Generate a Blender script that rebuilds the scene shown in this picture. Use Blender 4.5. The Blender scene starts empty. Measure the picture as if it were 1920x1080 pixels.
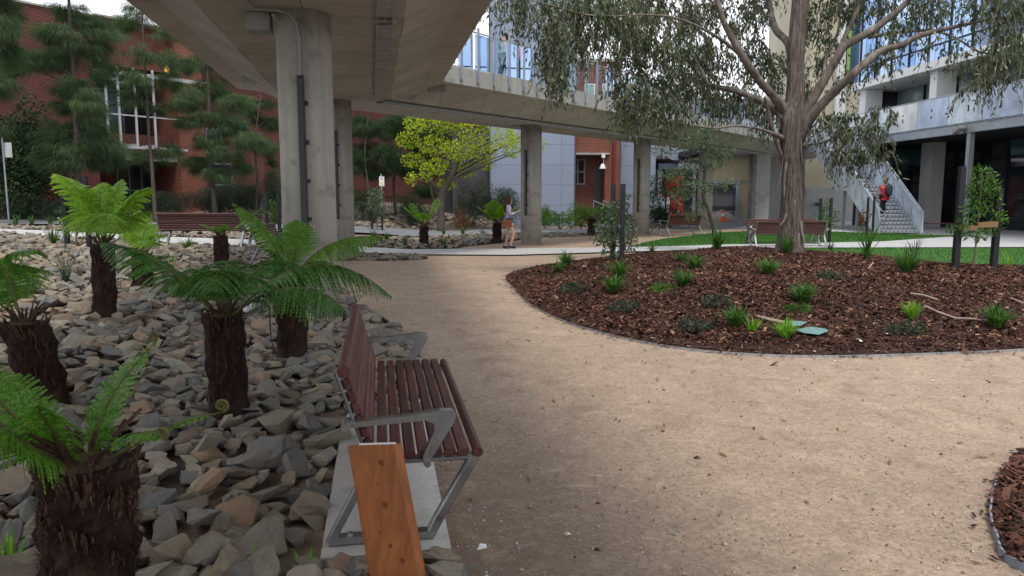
import bpy, bmesh, math, random
import numpy as np
from mathutils import Vector, Matrix
from mathutils.geometry import delaunay_2d_cdt
random.seed(7); RN = np.random.default_rng(7)
SC = bpy.context.scene; COL = SC.collection
R = math.radians; PI = math.pi
# ------------------------------------------------------------------ camera frame (level site, eye at 1.65 m)
EYE = 1.65; FPX = 1400.0; PITCH = math.atan(172/1400)
CP, SP = math.cos(PITCH), math.sin(PITCH)
def ray(u, v):
    a, b = (u-960)/FPX, (540-v)/FPX
    return Vector((a, CP+b*SP, -SP+b*CP))
def smooth(a, b, x):
    t = min(1, max(0, (x-a)/(b-a))); return t*t*(3-2*t)
def hz(x, y):
    a = max(0.0, -x-3.8)
    h = .8*(1-math.exp(-.16*a))
    h += (1-smooth(-3, 1.5, x))*smooth(36.5, 42, y)*.9*smooth(2, 10, -x+4)
    return h
def P(u, v, Y):
    d = ray(u, v); t = Y/d.y
    return Vector((d.x*t, Y, EYE+d.z*t))
def G(u, v, f=None):
    f = f or hz; d = ray(u, v); t = 1.0; st = .25
    while t < 140:
        p = d*t
        if EYE+p.z <= f(p.x, p.y):
            lo, hi = t-st, t
            for _ in range(24):
                m = (lo+hi)/2; q = d*m
                if EYE+q.z <= f(q.x, q.y): hi = m
                else: lo = m
            q = d*hi; return Vector((q.x, q.y, f(q.x, q.y)))
        t += st
    q = d*120; return Vector((q.x, q.y, f(q.x, q.y)))
# ------------------------------------------------------------------ objects
def thing(name, label, cat, loc=(0,0,0), rz=0, group=None):
    o = bpy.data.objects.new(name, None); COL.objects.link(o)
    o.empty_display_size = .2
    o.location = loc; o.rotation_euler = (0, 0, rz)
    return tag(o, label, cat, group)
def tag(o, label, cat, group=None):
    o['label'] = label; o['category'] = cat
    if group: o['group'] = group
    return o
def kind(o, k): o['kind'] = k; return o
def copy_tree(o, parent=None):
    c = o.copy(); COL.objects.link(c)
    if parent: c.parent = parent
    for ch in list(o.children): copy_tree(ch, c)
    return c
def place(o, loc, rz=0, label=None, scale=None):
    o.location = loc; o.rotation_euler = (0, 0, rz)
    if scale: o.scale = (scale,)*3
    if label: o['label'] = label
    return o
class MB:
    def __init__(s): s.v = []; s.f = []
    def add(s, vs, fs):
        k = len(s.v); s.v += [tuple(p) for p in vs]; s.f += [tuple(i+k for i in f) for f in fs]; return s
    def box(s, c, d, M=None):
        x, y, z = d[0]/2, d[1]/2, d[2]/2; c = Vector(c)
        vs = [Vector((a*x, b*y, e*z)) for e in (-1,1) for a, b in ((-1,-1),(1,-1),(1,1),(-1,1))]
        if M is not None: vs = [M@p for p in vs]
        return s.add([p+c for p in vs], [(3,2,1,0),(4,5,6,7),(0,1,5,4),(1,2,6,5),(2,3,7,6),(3,0,4,7)])
    def bb(s, x0, x1, y0, y1, z0, z1): return s.box(((x0+x1)/2,(y0+y1)/2,(z0+z1)/2), (x1-x0,y1-y0,z1-z0))
    def rbox(s, c, d, r=.01, M=None):
        # box with chamfered edges along its longest axis
        L = max(range(3), key=lambda i: d[i]); i, j = [k for k in range(3) if k != L]
        a, b, l = d[i]/2, d[j]/2, d[L]/2
        ring = [(a-r,-b),(a,-b+r),(a,b-r),(a-r,b),(-a+r,b),(-a,b-r),(-a,-b+r),(-a+r,-b)]
        vs = []
        for e in (-l, l):
            for p, q in ring:
                w = [0,0,0]; w[i] = p; w[j] = q; w[L] = e; w = Vector(w)
                if M is not None: w = M@w
                vs.append(w+Vector(c))
        fs = [tuple(range(7,-1,-1)), tuple(range(8,16))]+[(k,(k+1)%8,8+(k+1)%8,8+k) for k in range(8)]
        if L == 1: fs = [f[::-1] for f in fs]
        return s.add(vs, fs)
    def tube(s, pts, rad, n=8, cap=True):
        pts = [Vector(p) for p in pts]; m = len(pts)
        if not hasattr(rad, '__len__'): rad = [rad]*m
        vs = []; ref = None
        for i, p in enumerate(pts):
            t = (pts[min(i+1,m-1)]-pts[max(i-1,0)])
            if t.length < 1e-9: t = Vector((0,0,1))
            t.normalize()
            if ref is None: ref = Vector((1,0,0)) if abs(t.x) < .8 else Vector((0,1,0))
            a = (ref-t*ref.dot(t)).normalized(); ref = a; b = t.cross(a)
            for k in range(n):
                w = 2*PI*k/n; vs.append(p+(a*math.cos(w)+b*math.sin(w))*rad[i])
        fs = [(i*n+k, i*n+(k+1)%n, (i+1)*n+(k+1)%n, (i+1)*n+k) for i in range(m-1) for k in range(n)]
        if cap: fs += [tuple(range(n-1,-1,-1)), tuple(range((m-1)*n, m*n))]
        return s.add(vs, fs)
    def prism(s, prof, ax, h0, h1):
        # profile polygon extruded along axis ax (0,1,2); the profile lies in the other two axes in order
        o = [k for k in range(3) if k != ax]; vs = []
        for h in (h0, h1):
            for a, b in prof:
                w = [0,0,0]; w[o[0]] = a; w[o[1]] = b; w[ax] = h; vs.append(w)
        n = len(prof)
        return s.add(vs, [tuple(range(n-1,-1,-1)), tuple(range(n,2*n))]+[(k,(k+1)%n,n+(k+1)%n,n+k) for k in range(n)])
    def xf(s, M): s.v = [tuple(M@Vector(p)) for p in s.v]; return s
    def build(s, name, m, parent=None, sm=False, world=False, fix=True):
        vs = s.v
        if world and parent is not None:
            r = parent
            while r.parent: r = r.parent
            M = (Matrix.Translation(r.location)@Matrix.Rotation(r.rotation_euler.z, 4, 'Z')).inverted()
            vs = [tuple(M@Vector(p)) for p in vs]
        me = bpy.data.meshes.new(name); me.from_pydata(vs, [], s.f)
        if fix:
            bm = bmesh.new(); bm.from_mesh(me); bmesh.ops.recalc_face_normals(bm, faces=bm.faces); bm.to_mesh(me); bm.free()
        if m: me.materials.append(m)
        if sm: me.polygons.foreach_set('use_smooth', [True]*len(me.polygons))
        o = bpy.data.objects.new(name, me); COL.objects.link(o)
        if parent is not None: o.parent = parent
        return o
def np_mesh(name, V, nper, m, parent=None, world=False):
    """V: (N*nper,3) loose polygons"""
    V = np.asarray(V, dtype=np.float32).reshape(-1, 3)
    if world and parent is not None:
        r = parent
        while r.parent: r = r.parent
        c, s_ = math.cos(-r.rotation_euler.z), math.sin(-r.rotation_euler.z)
        V = V-np.array(r.location, dtype=np.float32)
        V = np.stack([V[:,0]*c-V[:,1]*s_, V[:,0]*s_+V[:,1]*c, V[:,2]], 1).astype(np.float32)
    n = len(V)//nper; me = bpy.data.meshes.new(name)
    me.vertices.add(len(V)); me.vertices.foreach_set('co', V.ravel())
    me.loops.add(len(V)); me.loops.foreach_set('vertex_index', np.arange(len(V), dtype=np.int32))
    me.polygons.add(n); me.polygons.foreach_set('loop_start', (np.arange(n)*nper).astype(np.int32))
    me.polygons.foreach_set('loop_total', np.full(n, nper, dtype=np.int32))
    me.update(calc_edges=True)
    if m: me.materials.append(m)
    o = bpy.data.objects.new(name, me); COL.objects.link(o)
    if parent is not None: o.parent = parent
    return o
# ------------------------------------------------------------------ materials
class NT:
    def __init__(s, name):
        s.m = bpy.data.materials.new(name); s.m.use_nodes = True; s.t = s.m.node_tree; s.t.nodes.clear()
    def n(s, typ, **kw):
        x = s.t.nodes.new(typ)
        for k, v in kw.items():
            if k.startswith('i_'):
                key = k[2:].replace('_', ' ')
                x.inputs[int(key) if key.isdigit() else key].default_value = v
            else: setattr(x, k, v)
        return x
    def l(s, a, b): s.t.links.new(a, b)
    def ramp(s, fac, stops):
        r = s.n('ShaderNodeValToRGB'); e = r.color_ramp.elements
        while len(e) < len(stops): e.new(.5)
        for k, (p, c) in enumerate(stops): e[k].position = p; e[k].color = (*c, 1)
        s.l(fac, r.inputs[0]); return r.outputs[0]
    def mix(s, fac, a, b, mode='MIX'):
        x = s.n('ShaderNodeMix', data_type='RGBA', blend_type=mode)
        if isinstance(fac, (int, float)): x.inputs[0].default_value = fac
        else: s.l(fac, x.inputs[0])
        for k, q in ((6, a), (7, b)):
            if isinstance(q, tuple): x.inputs[k].default_value = (*q, 1)
            else: s.l(q, x.inputs[k])
        return x.outputs[2]
    def noise(s, vec, scale, detail=5, rough=.6, dist=0):
        x = s.n('ShaderNodeTexNoise', i_Scale=scale, i_Detail=detail, i_Roughness=rough, i_Distortion=dist)
        if vec is not None: s.l(vec, x.inputs['Vector'])
        return x.outputs[0]
    def coord(s, kind='Object', scale=None):
        c = s.n('ShaderNodeTexCoord').outputs[kind]
        if scale is None: return c
        q = s.n('ShaderNodeMapping'); q.inputs['Scale'].default_value = scale; s.l(c, q.inputs[0]); return q.outputs[0]
    def math(s, op, a, b=None):
        x = s.n('ShaderNodeMath', operation=op)
        for k, q in ((0, a), (1, b)):
            if q is None: continue
            if isinstance(q, (int, float)): x.inputs[k].default_value = q
            else: s.l(q, x.inputs[k])
        return x.outputs[0]
    def out(s, col, rough=.8, metal=0, spec=.3, bump=None, bs=.3, bd=.02, trans=None, tf=.35):
        b = s.n('ShaderNodeBsdfPrincipled', i_Metallic=metal)
        if isinstance(col, tuple): b.inputs['Base Color'].default_value = (*col, 1)
        else: s.l(col, b.inputs['Base Color'])
        if isinstance(rough, (int, float)): b.inputs['Roughness'].default_value = rough
        else: s.l(rough, b.inputs['Roughness'])
        b.inputs['Specular IOR Level'].default_value = spec
        if bump is not None:
            u = s.n('ShaderNodeBump', i_Strength=bs, i_Distance=bd); s.l(bump, u.inputs['Height']); s.l(u.outputs[0], b.inputs['Normal'])
        sh = b.outputs[0]
        if trans is not None:
            t = s.n('ShaderNodeBsdfTranslucent'); s.l(trans, t.inputs[0])
            x = s.n('ShaderNodeMixShader'); x.inputs[0].default_value = tf
            s.l(sh, x.inputs[1]); s.l(t.outputs[0], x.inputs[2]); sh = x.outputs[0]
        o = s.n('ShaderNodeOutputMaterial'); s.l(sh, o.inputs[0]); return s.m
def noisy(name, a, b, scale=4, rough=.8, metal=0, spec=.3, bs=.2, bd=.01, bscale=None, stretch=None, lo=.3, hi=.7, c=None):
    t = NT(name); v = t.coord('Object', stretch)
    n = t.noise(v, scale, 6, .65)
    st = [(lo, a), (hi, b)] if c is None else [(lo, a), ((lo+hi)/2, c), (hi, b)]
    col = t.ramp(n, st)
    bu = t.noise(v, bscale or scale*6, 4, .6)
    return t.out(col, rough, metal, spec, bu, bs, bd)
def leafmat(name, stops, tf=.35, rough=.5, spec=.3, tr=1.6):
    t = NT(name); g = t.n('ShaderNodeNewGeometry'); r = g.outputs['Random Per Island']
    n = t.noise(t.coord('Object'), 1.3, 2)
    f = t.math('ADD', t.math('MULTIPLY', r, .75), t.math('MULTIPLY', t.math('SUBTRACT', n, .4), .9))
    col = t.ramp(f, stops)
    tc = t.mix(1.0, col, (tr, tr*1.05, tr*.6), 'MULTIPLY')
    return t.out(col, rough, 0, spec, trans=tc, tf=tf)
def brick(name, c1, c2, mortar, dark=None):
    t = NT(name); o = t.n('ShaderNodeTexCoord').outputs['Object']
    s = t.n('ShaderNodeSeparateXYZ'); t.l(o, s.inputs[0])
    q = t.n('ShaderNodeCombineXYZ'); t.l(t.math('ADD', s.outputs[0], s.outputs[1]), q.inputs[0]); t.l(s.outputs[2], q.inputs[1])
    b = t.n('ShaderNodeTexBrick', i_Scale=1.0); t.l(q.outputs[0], b.inputs['Vector'])
    b.inputs['Brick Width'].default_value = .24; b.inputs['Row Height'].default_value = .086
    b.inputs['Mortar Size'].default_value = .011; b.inputs['Mortar Smooth'].default_value = .2; b.inputs['Bias'].default_value = 0
    for k, c in (('Color1', c1), ('Color2', c2), ('Mortar', mortar)): b.inputs[k].default_value = (*c, 1)
    n = t.noise(o, .35, 5); col = t.mix(t.ramp(n, [(.35, (0,0,0)), (.7, (.55,.55,.55))]), b.outputs[0], tuple(x*.55 for x in c1))
    fine = t.noise(o, 9, 3); col = t.mix(.25, col, t.ramp(fine, [(.3, tuple(x*.6 for x in c1)), (.7, c2)]))
    return t.out(col, .85, 0, .2, b.outputs[1], -.35, .01)
M = {}
def concrete(name, a, b, stain, joints=0, blot=1.0):
    t = NT(name); o = t.coord('Object'); n = t.noise(o, .9, 8, .65)
    col = t.ramp(n, [(.3, a), (.7, b)])
    n2 = t.noise(o, 3.3, 3, .5, .4); col = t.mix(t.ramp(n2, [(.56, (0,0,0)), (.64, (.5*blot,)*3)]), col, stain)
    st = t.noise(t.coord('Object', (3, 3, .25)), 2.2, 4); col = t.mix(t.ramp(st, [(.5, (0,0,0)), (.8, (.45,)*3)]), col, stain)
    dr = t.noise(t.coord('Object', (5, 5, .12)), 1.7, 3); col = t.mix(t.ramp(dr, [(.56, (0,0,0)), (.72, (.4,)*3)]), col, tuple(x*.8 for x in stain))
    n3 = t.noise(o, 40, 3); col = t.mix(.18, col, t.ramp(n3, [(.3, (.08,.08,.075)), (.7, b)]))
    return t.out(col, .85, 0, .2, n3, .12, .004)
M['concrete'] = concrete('column_concrete', (.34,.325,.29), (.47,.45,.41), (.19,.18,.155))
def soffit():
    t = NT('soffit_concrete'); o = t.coord('Object'); n = t.noise(o, .8, 8, .65)
    col = t.ramp(n, [(.3, (.37,.345,.305)), (.7, (.52,.49,.44))])
    s = t.n('ShaderNodeSeparateXYZ'); t.l(o, s.inputs[0])
    b = t.n('ShaderNodeTexBrick', i_Scale=1.0); 
    r = t.n('ShaderNodeMapping'); r.inputs['Rotation'].default_value = (0,0,R(-10.3)); t.l(o, r.inputs[0]); t.l(r.outputs[0], b.inputs['Vector'])
    b.inputs['Brick Width'].default_value = 2.6; b.inputs['Row Height'].default_value = 1.25; b.inputs['Mortar Size'].default_value = .01
    b.inputs['Color1'].default_value = (1,1,1,1); b.inputs['Color2'].default_value = (.88,.9,.9,1); b.inputs['Mortar'].default_value = (.5,.5,.5,1); b.inputs['Bias'].default_value = 0
    col = t.mix(1.0, col, b.outputs[0], 'MULTIPLY')
    st = t.noise(t.coord('Object', (1, 8, 1)), 1.1, 5); col = t.mix(t.ramp(st, [(.5, (0,0,0)), (.8, (.35,)*3)]), col, (.13,.11,.09))
    n3 = t.noise(o, 30, 3); return t.out(col, .8, 0, .25, n3, .1, .004)
M['soffit'] = soffit()
M['fascia'] = concrete('fascia_concrete', (.36,.35,.32), (.5,.49,.46), (.22,.21,.19))
M['pad'] = concrete('pad_concrete', (.44,.43,.4), (.56,.55,.52), (.3,.28,.25), blot=.5)
M['path'] = concrete('path_concrete', (.44,.44,.44), (.55,.55,.56), (.34,.34,.34), blot=.4)
M['road'] = noisy('asphalt', (.13,.135,.15), (.22,.225,.25), 1.5, .9, bscale=60, bs=.2)
M['galv'] = noisy('galvanised_steel', (.36,.39,.43), (.52,.55,.6), 3, .42, .7, .5, .05)
M['cast'] = noisy('cast_aluminium', (.24,.245,.25), (.42,.43,.44), 8, .34, .85, .5, .06, bscale=60)
M['black'] = noisy('black_coat', (.012,.013,.018), (.03,.032,.04), 6, .5)
M['stake'] = noisy('painted_black_timber', (.01,.011,.016), (.032,.034,.044), 9, .7, stretch=(8,8,.6))
M['greybox'] = noisy('grey_plastic', (.26,.265,.26), (.33,.335,.33), 5, .5)
M['tray'] = noisy('tray_steel', (.30,.31,.31), (.42,.43,.43), 6, .5, .3)
M['white'] = noisy('white_paint', (.72,.73,.75), (.8,.8,.8), 4, .5)
def wood(name, a, b, c, st=(.6, 14, 14), rough=.5, bs=.15):
    t = NT(name); v = t.coord('Object', st); g = t.n('ShaderNodeNewGeometry').outputs['Random Per Island']
    n = t.noise(v, 4, 6, .6, .6); col = t.ramp(n, [(.3, a), (.5, b), (.72, c)])
    k = t.math('ADD', t.math('MULTIPLY', g, .55), .72); q = t.n('ShaderNodeCombineColor')
    for i in range(3): t.l(k, q.inputs[i])
    col = t.mix(1.0, col, q.outputs[0], 'MULTIPLY')
    return t.out(col, rough, 0, .35, n, bs, .003)
M['jarrah'] = wood('oiled_hardwood', (.05,.018,.015), (.085,.030,.025), (.14,.056,.046))
def plankmat():
    t = NT('stained_pine'); v = t.coord('Object', (9, 9, .55)); n = t.noise(v, 3.2, 6, .6, .7)
    col = t.ramp(n, [(.3, (.20,.062,.014)), (.5, (.28,.088,.02)), (.72, (.36,.125,.032))])
    o = t.coord('Object'); nn = t.noise(o, 3, 3); col = t.mix(t.ramp(nn, [(.5, (0,0,0)), (.75, (.4,)*3)]), col, (.16,.045,.012))
    return t.out(col, .5, 0, .35, n, .12, .002)
M['plank'] = plankmat()
M['knot'] = noisy('knot_wood', (.10,.03,.011), (.16,.05,.015), 30, .55)
M['brick'] = brick('red_brick', (.092,.023,.021), (.14,.034,.029), (.22,.15,.135))
M['brick_warm'] = brick('warm_brick', (.165,.042,.031), (.23,.063,.044), (.34,.24,.19))
M['brick_brown'] = brick('brown_brick', (.25,.075,.05), (.33,.1,.065), (.3,.22,.19))
M['cream_pale'] = brick('pale_cream_brick', (.62,.57,.42), (.68,.63,.48), (.55,.5,.4))
M['cream'] = brick('cream_brick', (.66,.55,.33), (.72,.61,.38), (.6,.53,.36))
def panel(name, c, w, h, line, rough=.45, metal=0):
    t = NT(name); o = t.n('ShaderNodeTexCoord').outputs['Object']
    s = t.n('ShaderNodeSeparateXYZ'); t.l(o, s.inputs[0])
    q = t.n('ShaderNodeCombineXYZ'); t.l(t.math('ADD', s.outputs[0], s.outputs[1]), q.inputs[0]); t.l(s.outputs[2], q.inputs[1])
    b = t.n('ShaderNodeTexBrick', i_Scale=1.0, offset=0.0); t.l(q.outputs[0], b.inputs['Vector'])
    b.inputs['Brick Width'].default_value = w; b.inputs['Row Height'].default_value = h; b.inputs['Mortar Size'].default_value = .014
    b.inputs['Color1'].default_value = (*c, 1); b.inputs['Color2'].default_value = (*[x*.93 for x in c], 1); b.inputs['Mortar'].default_value = (*line, 1); b.inputs['Bias'].default_value = 0
    n = t.noise(o, .7, 5); col = t.mix(.2, b.outputs[0], t.ramp(n, [(.3, tuple(x*.75 for x in c)), (.7, c)]))
    return t.out(col, rough, metal, .4, b.outputs[1], -.2, .005)
M['clad'] = panel('blue_grey_cladding', (.27,.32,.43), 2.05, 1.15, (.12,.14,.19))
M['clad_dark'] = panel('dark_grey_cladding', (.075,.07,.085), 2.0, 1.2, (.04,.04,.05))
M['dark_wall'] = noisy('charcoal_wall', (.02,.021,.024), (.04,.042,.046), 1, .7)
M['orange'] = panel('orange_red_sheet', (.30,.042,.016), 3.0, .9, (.2,.03,.012))
M['lime'] = noisy('lime_panel', (.38,.6,.03), (.45,.7,.05), 2, .4)
M['roller'] = noisy('roller_door_steel', (.085,.085,.1), (.13,.13,.15), 2, .5, stretch=(.2,.2,18), bs=.6, bscale=1.2, bd=.03)
M['grey_paint'] = noisy('grey_paint', (.2,.23,.29), (.26,.29,.35), 2, .45)
M['pale_render'] = noisy('pale_render', (.42,.42,.42), (.52,.52,.5), .8, .8)
M['slab_white'] = noisy('white_render', (.74,.75,.78), (.82,.83,.85), .8, .7)
def glass(name, tint, mixf, rough=.02):
    t = NT(name); tr = t.n('ShaderNodeBsdfTransparent'); tr.inputs[0].default_value = (*tint, 1)
    gl = t.n('ShaderNodeBsdfGlossy', i_Roughness=rough); gl.inputs[0].default_value = (.9,.95,1,1)
    fr = t.n('ShaderNodeFresnel', i_IOR=1.5); f = t.math('ADD', fr.outputs[0], mixf)
    x = t.n('ShaderNodeMixShader'); t.l(f, x.inputs[0]); t.l(tr.outputs[0], x.inputs[1]); t.l(gl.outputs[0], x.inputs[2])
    o = t.n('ShaderNodeOutputMaterial'); t.l(x.outputs[0], o.inputs[0]); return t.m
M['glass'] = glass('clear_glass', (.74,.9,.9), .03)
def winmat(name, c, gl, var=.3, rough=.05):
    t = NT(name); o = t.coord('Object'); n = t.noise(o, .5, 3); col = t.ramp(n, [(.35, tuple(x*(1-var) for x in c)), (.65, tuple(x*(1+var) for x in c))])
    return t.out(col, rough, gl, .6)
M['win_dark'] = winmat('dark_window_glass', (.02,.028,.034), 0)
M['win_teal'] = winmat('teal_window_glass', (.06,.13,.15), .1)
M['win_pale'] = winmat('pale_spandrel_glass', (.3,.38,.38), .1, .15, .2)
M['win_orange'] = winmat('amber_window_glass', (.12,.03,.012), 0, .5)  # dark amber glass colour, unevenly toned
def curtain():
    t = NT('sky_painted_curtain_glass'); o = t.n('ShaderNodeTexCoord').outputs['Object']
    s = t.n('ShaderNodeSeparateXYZ'); t.l(o, s.inputs[0])
    q = t.n('ShaderNodeCombineXYZ'); t.l(s.outputs[0], q.inputs[0]); t.l(s.outputs[2], q.inputs[1])
    b = t.n('ShaderNodeTexBrick', i_Scale=1.0, offset=0.0); t.l(q.outputs[0], b.inputs['Vector'])
    b.inputs['Brick Width'].default_value = 1.55; b.inputs['Row Height'].default_value = 3.4; b.inputs['Mortar Size'].default_value = .03; b.inputs['Bias'].default_value = -.1
    b.inputs['Color1'].default_value = (.20,.36,.70,1); b.inputs['Color2'].default_value = (.80,.92,1,1); b.inputs['Mortar'].default_value = (.02,.03,.06,1)  # sky reflections painted in as blue and whitish pane colours
    n = t.noise(o, .35, 3); col = t.mix(t.ramp(n, [(.4, (0,0,0)), (.6, (.5,)*3)]), b.outputs[0], (.45,.62,.88))
    return t.out(col, .06, .85, .7)
M['curtain'] = curtain()
M['hessian'] = noisy('hessian_tie', (.2,.13,.06), (.3,.2,.1), 60, .9)
M['bark_twig'] = noisy('twig_bark', (.11,.085,.065), (.2,.16,.125), 6, .9)
def barkmat(name, stops, st=(20,20,1.5), bs=1.0, bd=.07):
    t = NT(name); v = t.coord('Object', st); n = t.noise(v, 1.6, 8, .68, .8)
    col = t.ramp(n, stops); o = t.coord('Object'); n2 = t.noise(o, .9, 4)
    col = t.mix(t.ramp(n2, [(.45, (0,0,0)), (.7, (.45,)*3)]), col, (.16,.125,.105))
    return t.out(col, .9, 0, .15, n, bs, bd)
M['gumbark'] = barkmat('gum_tree_bark', [(.36,(.028,.022,.019)),(.45,(.11,.088,.076)),(.54,(.20,.165,.145)),(.7,(.34,.295,.265))])
M['gumlimb'] = barkmat('smooth_limb_bark', [(.34,(.065,.054,.047)),(.5,(.16,.135,.118)),(.68,(.30,.265,.24))], (3,3,1.2), .3, .02)
M['pinebark'] = barkmat('grey_bark', [(.3,(.05,.042,.038)),(.5,(.1,.085,.075)),(.7,(.17,.145,.13))], bs=.5)
M['fibre'] = barkmat('fern_fibre', [(.3,(.008,.004,.003)),(.52,(.026,.013,.010)),(.75,(.062,.033,.023))], (9,9,2.2), 1.0, .04)
M['stub'] = noisy('frond_stub', (.035,.017,.012), (.12,.07,.045), 12, .9, stretch=(6,6,1))
M['stalk'] = noisy('frond_stalk', (.07,.06,.02), (.14,.13,.04), 8, .6)
M['fern_bright'] = leafmat('fern_bright', [(.1,(.12,.25,.02)),(.5,(.2,.37,.035)),(.9,(.3,.47,.06))], .45)
M['fern_dark'] = leafmat('fern_dark', [(.1,(.03,.095,.018)),(.5,(.06,.165,.03)),(.9,(.12,.26,.055))], .35)
M['fern_mid'] = leafmat('fern_mid', [(.1,(.065,.17,.02)),(.5,(.115,.265,.032)),(.9,(.2,.38,.06))], .42)
M['gumleaf'] = leafmat('gum_leaf', [(.1,(.026,.044,.022)),(.4,(.062,.094,.046)),(.78,(.13,.17,.085)),(.95,(.18,.16,.07)),(1.0,(.26,.12,.035))], .22, .4, .4, 1.2)
M['pineleaf'] = leafmat('she_oak_needles', [(.1,(.028,.058,.032)),(.5,(.075,.13,.066)),(.9,(.18,.25,.115))], .32, .7, .1, 1.2)
M['yellowleaf'] = leafmat('yellow_green_leaf', [(.1,(.16,.25,.015)),(.5,(.35,.43,.03)),(.9,(.56,.60,.08))], .5, .5, .2, 1.4)
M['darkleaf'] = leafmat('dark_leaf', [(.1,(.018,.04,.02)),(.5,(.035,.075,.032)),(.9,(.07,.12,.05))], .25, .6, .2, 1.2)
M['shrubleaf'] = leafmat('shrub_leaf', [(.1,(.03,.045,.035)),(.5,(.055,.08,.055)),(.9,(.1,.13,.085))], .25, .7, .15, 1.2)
M['midleaf'] = leafmat('mid_green_leaf', [(.1,(.03,.08,.018)),(.5,(.065,.15,.03)),(.9,(.13,.25,.05))], .35)
M['silverleaf'] = leafmat('grey_green_leaf', [(.1,(.05,.08,.045)),(.5,(.09,.135,.08)),(.9,(.17,.22,.13))], .3)
M['strap'] = leafmat('strappy_leaf', [(.1,(.025,.075,.018)),(.5,(.05,.13,.028)),(.9,(.11,.22,.05))], .3)
M['strap_lime'] = leafmat('lime_strappy_leaf', [(.1,(.08,.2,.02)),(.5,(.14,.3,.03)),(.9,(.24,.42,.06))], .35)
M['brownleaf'] = leafmat('dead_brown_leaf', [(.1,(.12,.05,.025)),(.5,(.2,.09,.04)),(.9,(.28,.15,.07))], .2)
M['lawn'] = noisy('lawn_turf', (.028,.085,.014), (.055,.15,.024), 3, .95, bscale=60, bs=.6)
M['lawnblade'] = leafmat('lawn_blade', [(.1,(.03,.105,.014)),(.5,(.052,.16,.022)),(.9,(.1,.24,.04))], .3)
def gravel():
    t = NT('granite_gravel'); o = t.coord('Object')
    big = t.noise(o, .42, 5, .6, .3); mid = t.noise(t.coord('Object', (1.0, 1.25, 1)), 1.9, 9, .72, .5); fine = t.noise(o, 32, 6, .8); gr = t.noise(o, 190, 2, .7)
    col = t.ramp(mid, [(.28, (.225,.165,.128)), (.42, (.36,.275,.22)), (.54, (.44,.345,.28)), (.64, (.53,.43,.355)), (.75, (.63,.54,.455))])
    col = t.mix(t.ramp(big, [(.36, (.5,)*3), (.6, (0,0,0))]), col, (.28,.22,.20))
    col = t.mix(.42, col, t.ramp(fine, [(.34, (.10,.072,.055)), (.5, (.44,.35,.27)), (.64, (.75,.66,.54))]))
    col = t.mix(.22, col, t.ramp(gr, [(.35, (.08,.06,.05)), (.65, (.6,.54,.48))]))
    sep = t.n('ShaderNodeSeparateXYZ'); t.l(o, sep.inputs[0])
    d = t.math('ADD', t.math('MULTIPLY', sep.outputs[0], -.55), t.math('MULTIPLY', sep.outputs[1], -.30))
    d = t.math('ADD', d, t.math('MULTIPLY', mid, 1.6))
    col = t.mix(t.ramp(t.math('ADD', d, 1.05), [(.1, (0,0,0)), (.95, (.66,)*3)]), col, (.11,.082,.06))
    pa = t.noise(t.coord('Object', (1, 1.15, 1)), 5.5, 7, .7, .6); pb = t.noise(t.coord('Object', (1.1, 1, 1)), 2.6, 6, .66, .6)
    col = t.mix(t.ramp(pa, [(.54, (0,0,0)), (.70, (.34,)*3)]), col, (.66,.57,.46))
    col = t.mix(t.ramp(pb, [(.32, (.6,)*3), (.48, (0,0,0))]), col, (.25,.20,.175))
    col = t.mix(1.0, col, (.93,.875,.815), 'MULTIPLY')
    wn = t.noise(o, 7, 6, .7); bu = t.math('ADD', t.math('MULTIPLY', wn, .6), fine)
    return t.out(col, .95, 0, .15, bu, .55, .02)
M['gravel'] = gravel()
M['soil'] = noisy('dark_soil', (.035,.026,.02), (.075,.058,.045), 3, .95, bscale=30, bs=.6, bd=.03)
M['litter'] = noisy('leaf_litter', (.1,.075,.06), (.26,.2,.16), 5, .95, bscale=24, bs=.7, bd=.03, c=(.16,.125,.1))
M['mulchbase'] = noisy('mulch_base', (.022,.013,.01), (.07,.038,.026), 16, .95, bscale=30, bs=.8, bd=.03)
def chips():
    t = NT('mulch_chip'); r = t.n('ShaderNodeNewGeometry').outputs['Random Per Island']
    col = t.ramp(r, [(.0,(.022,.011,.009)),(.4,(.062,.027,.020)),(.74,(.11,.050,.036)),(.9,(.17,.082,.055)),(.965,(.30,.17,.10)),(1,(.42,.28,.19))])
    n = t.noise(t.coord('Object'), 1.1, 4, .6); q = t.ramp(n, [(.35, (.7,.66,.64)), (.68, (1.25,1.2,1.15))]); col = t.mix(1.0, col, q, 'MULTIPLY')
    return t.out(col, .85, 0, .2)
M['chip'] = chips()
def rockmat():
    t = NT('rock_stone'); g = t.n('ShaderNodeNewGeometry').outputs['Random Per Island']; ob = t.n('ShaderNodeObjectInfo').outputs['Random']
    r = t.math('FRACT', t.math('ADD', g, ob)); o = t.coord('Object')
    col = t.ramp(r, [(.0,(.12,.13,.135)),(.2,(.2,.205,.2)),(.4,(.27,.25,.215)),(.58,(.33,.29,.225)),(.72,(.38,.31,.215)),(.84,(.21,.155,.13)),(.93,(.40,.26,.155)),(1,(.46,.44,.39))])
    col = t.mix(1.0, col, (.90,.88,.83), 'MULTIPLY')
    n = t.noise(o, 5, 7, .7, .5); col = t.mix(t.ramp(n, [(.35, (.75,)*3), (.62, (0,0,0))]), col, t.mix(.5, col, (.09,.075,.065)))
    n2 = t.noise(o, 2.2, 3); col = t.mix(t.ramp(n2, [(.55, (0,0,0)), (.75, (.5,)*3)]), col, (.27,.185,.10))
    f = t.noise(o, 38, 5, .7); col = t.mix(.22, col, t.ramp(f, [(.3, (.05,.045,.04)), (.7, (.42,.4,.37))]))
    return t.out(col, .88, 0, .22, t.math('ADD', n, t.math('MULTIPLY', f, .4)), .6, .03)
M['rock'] = rockmat()
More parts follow.
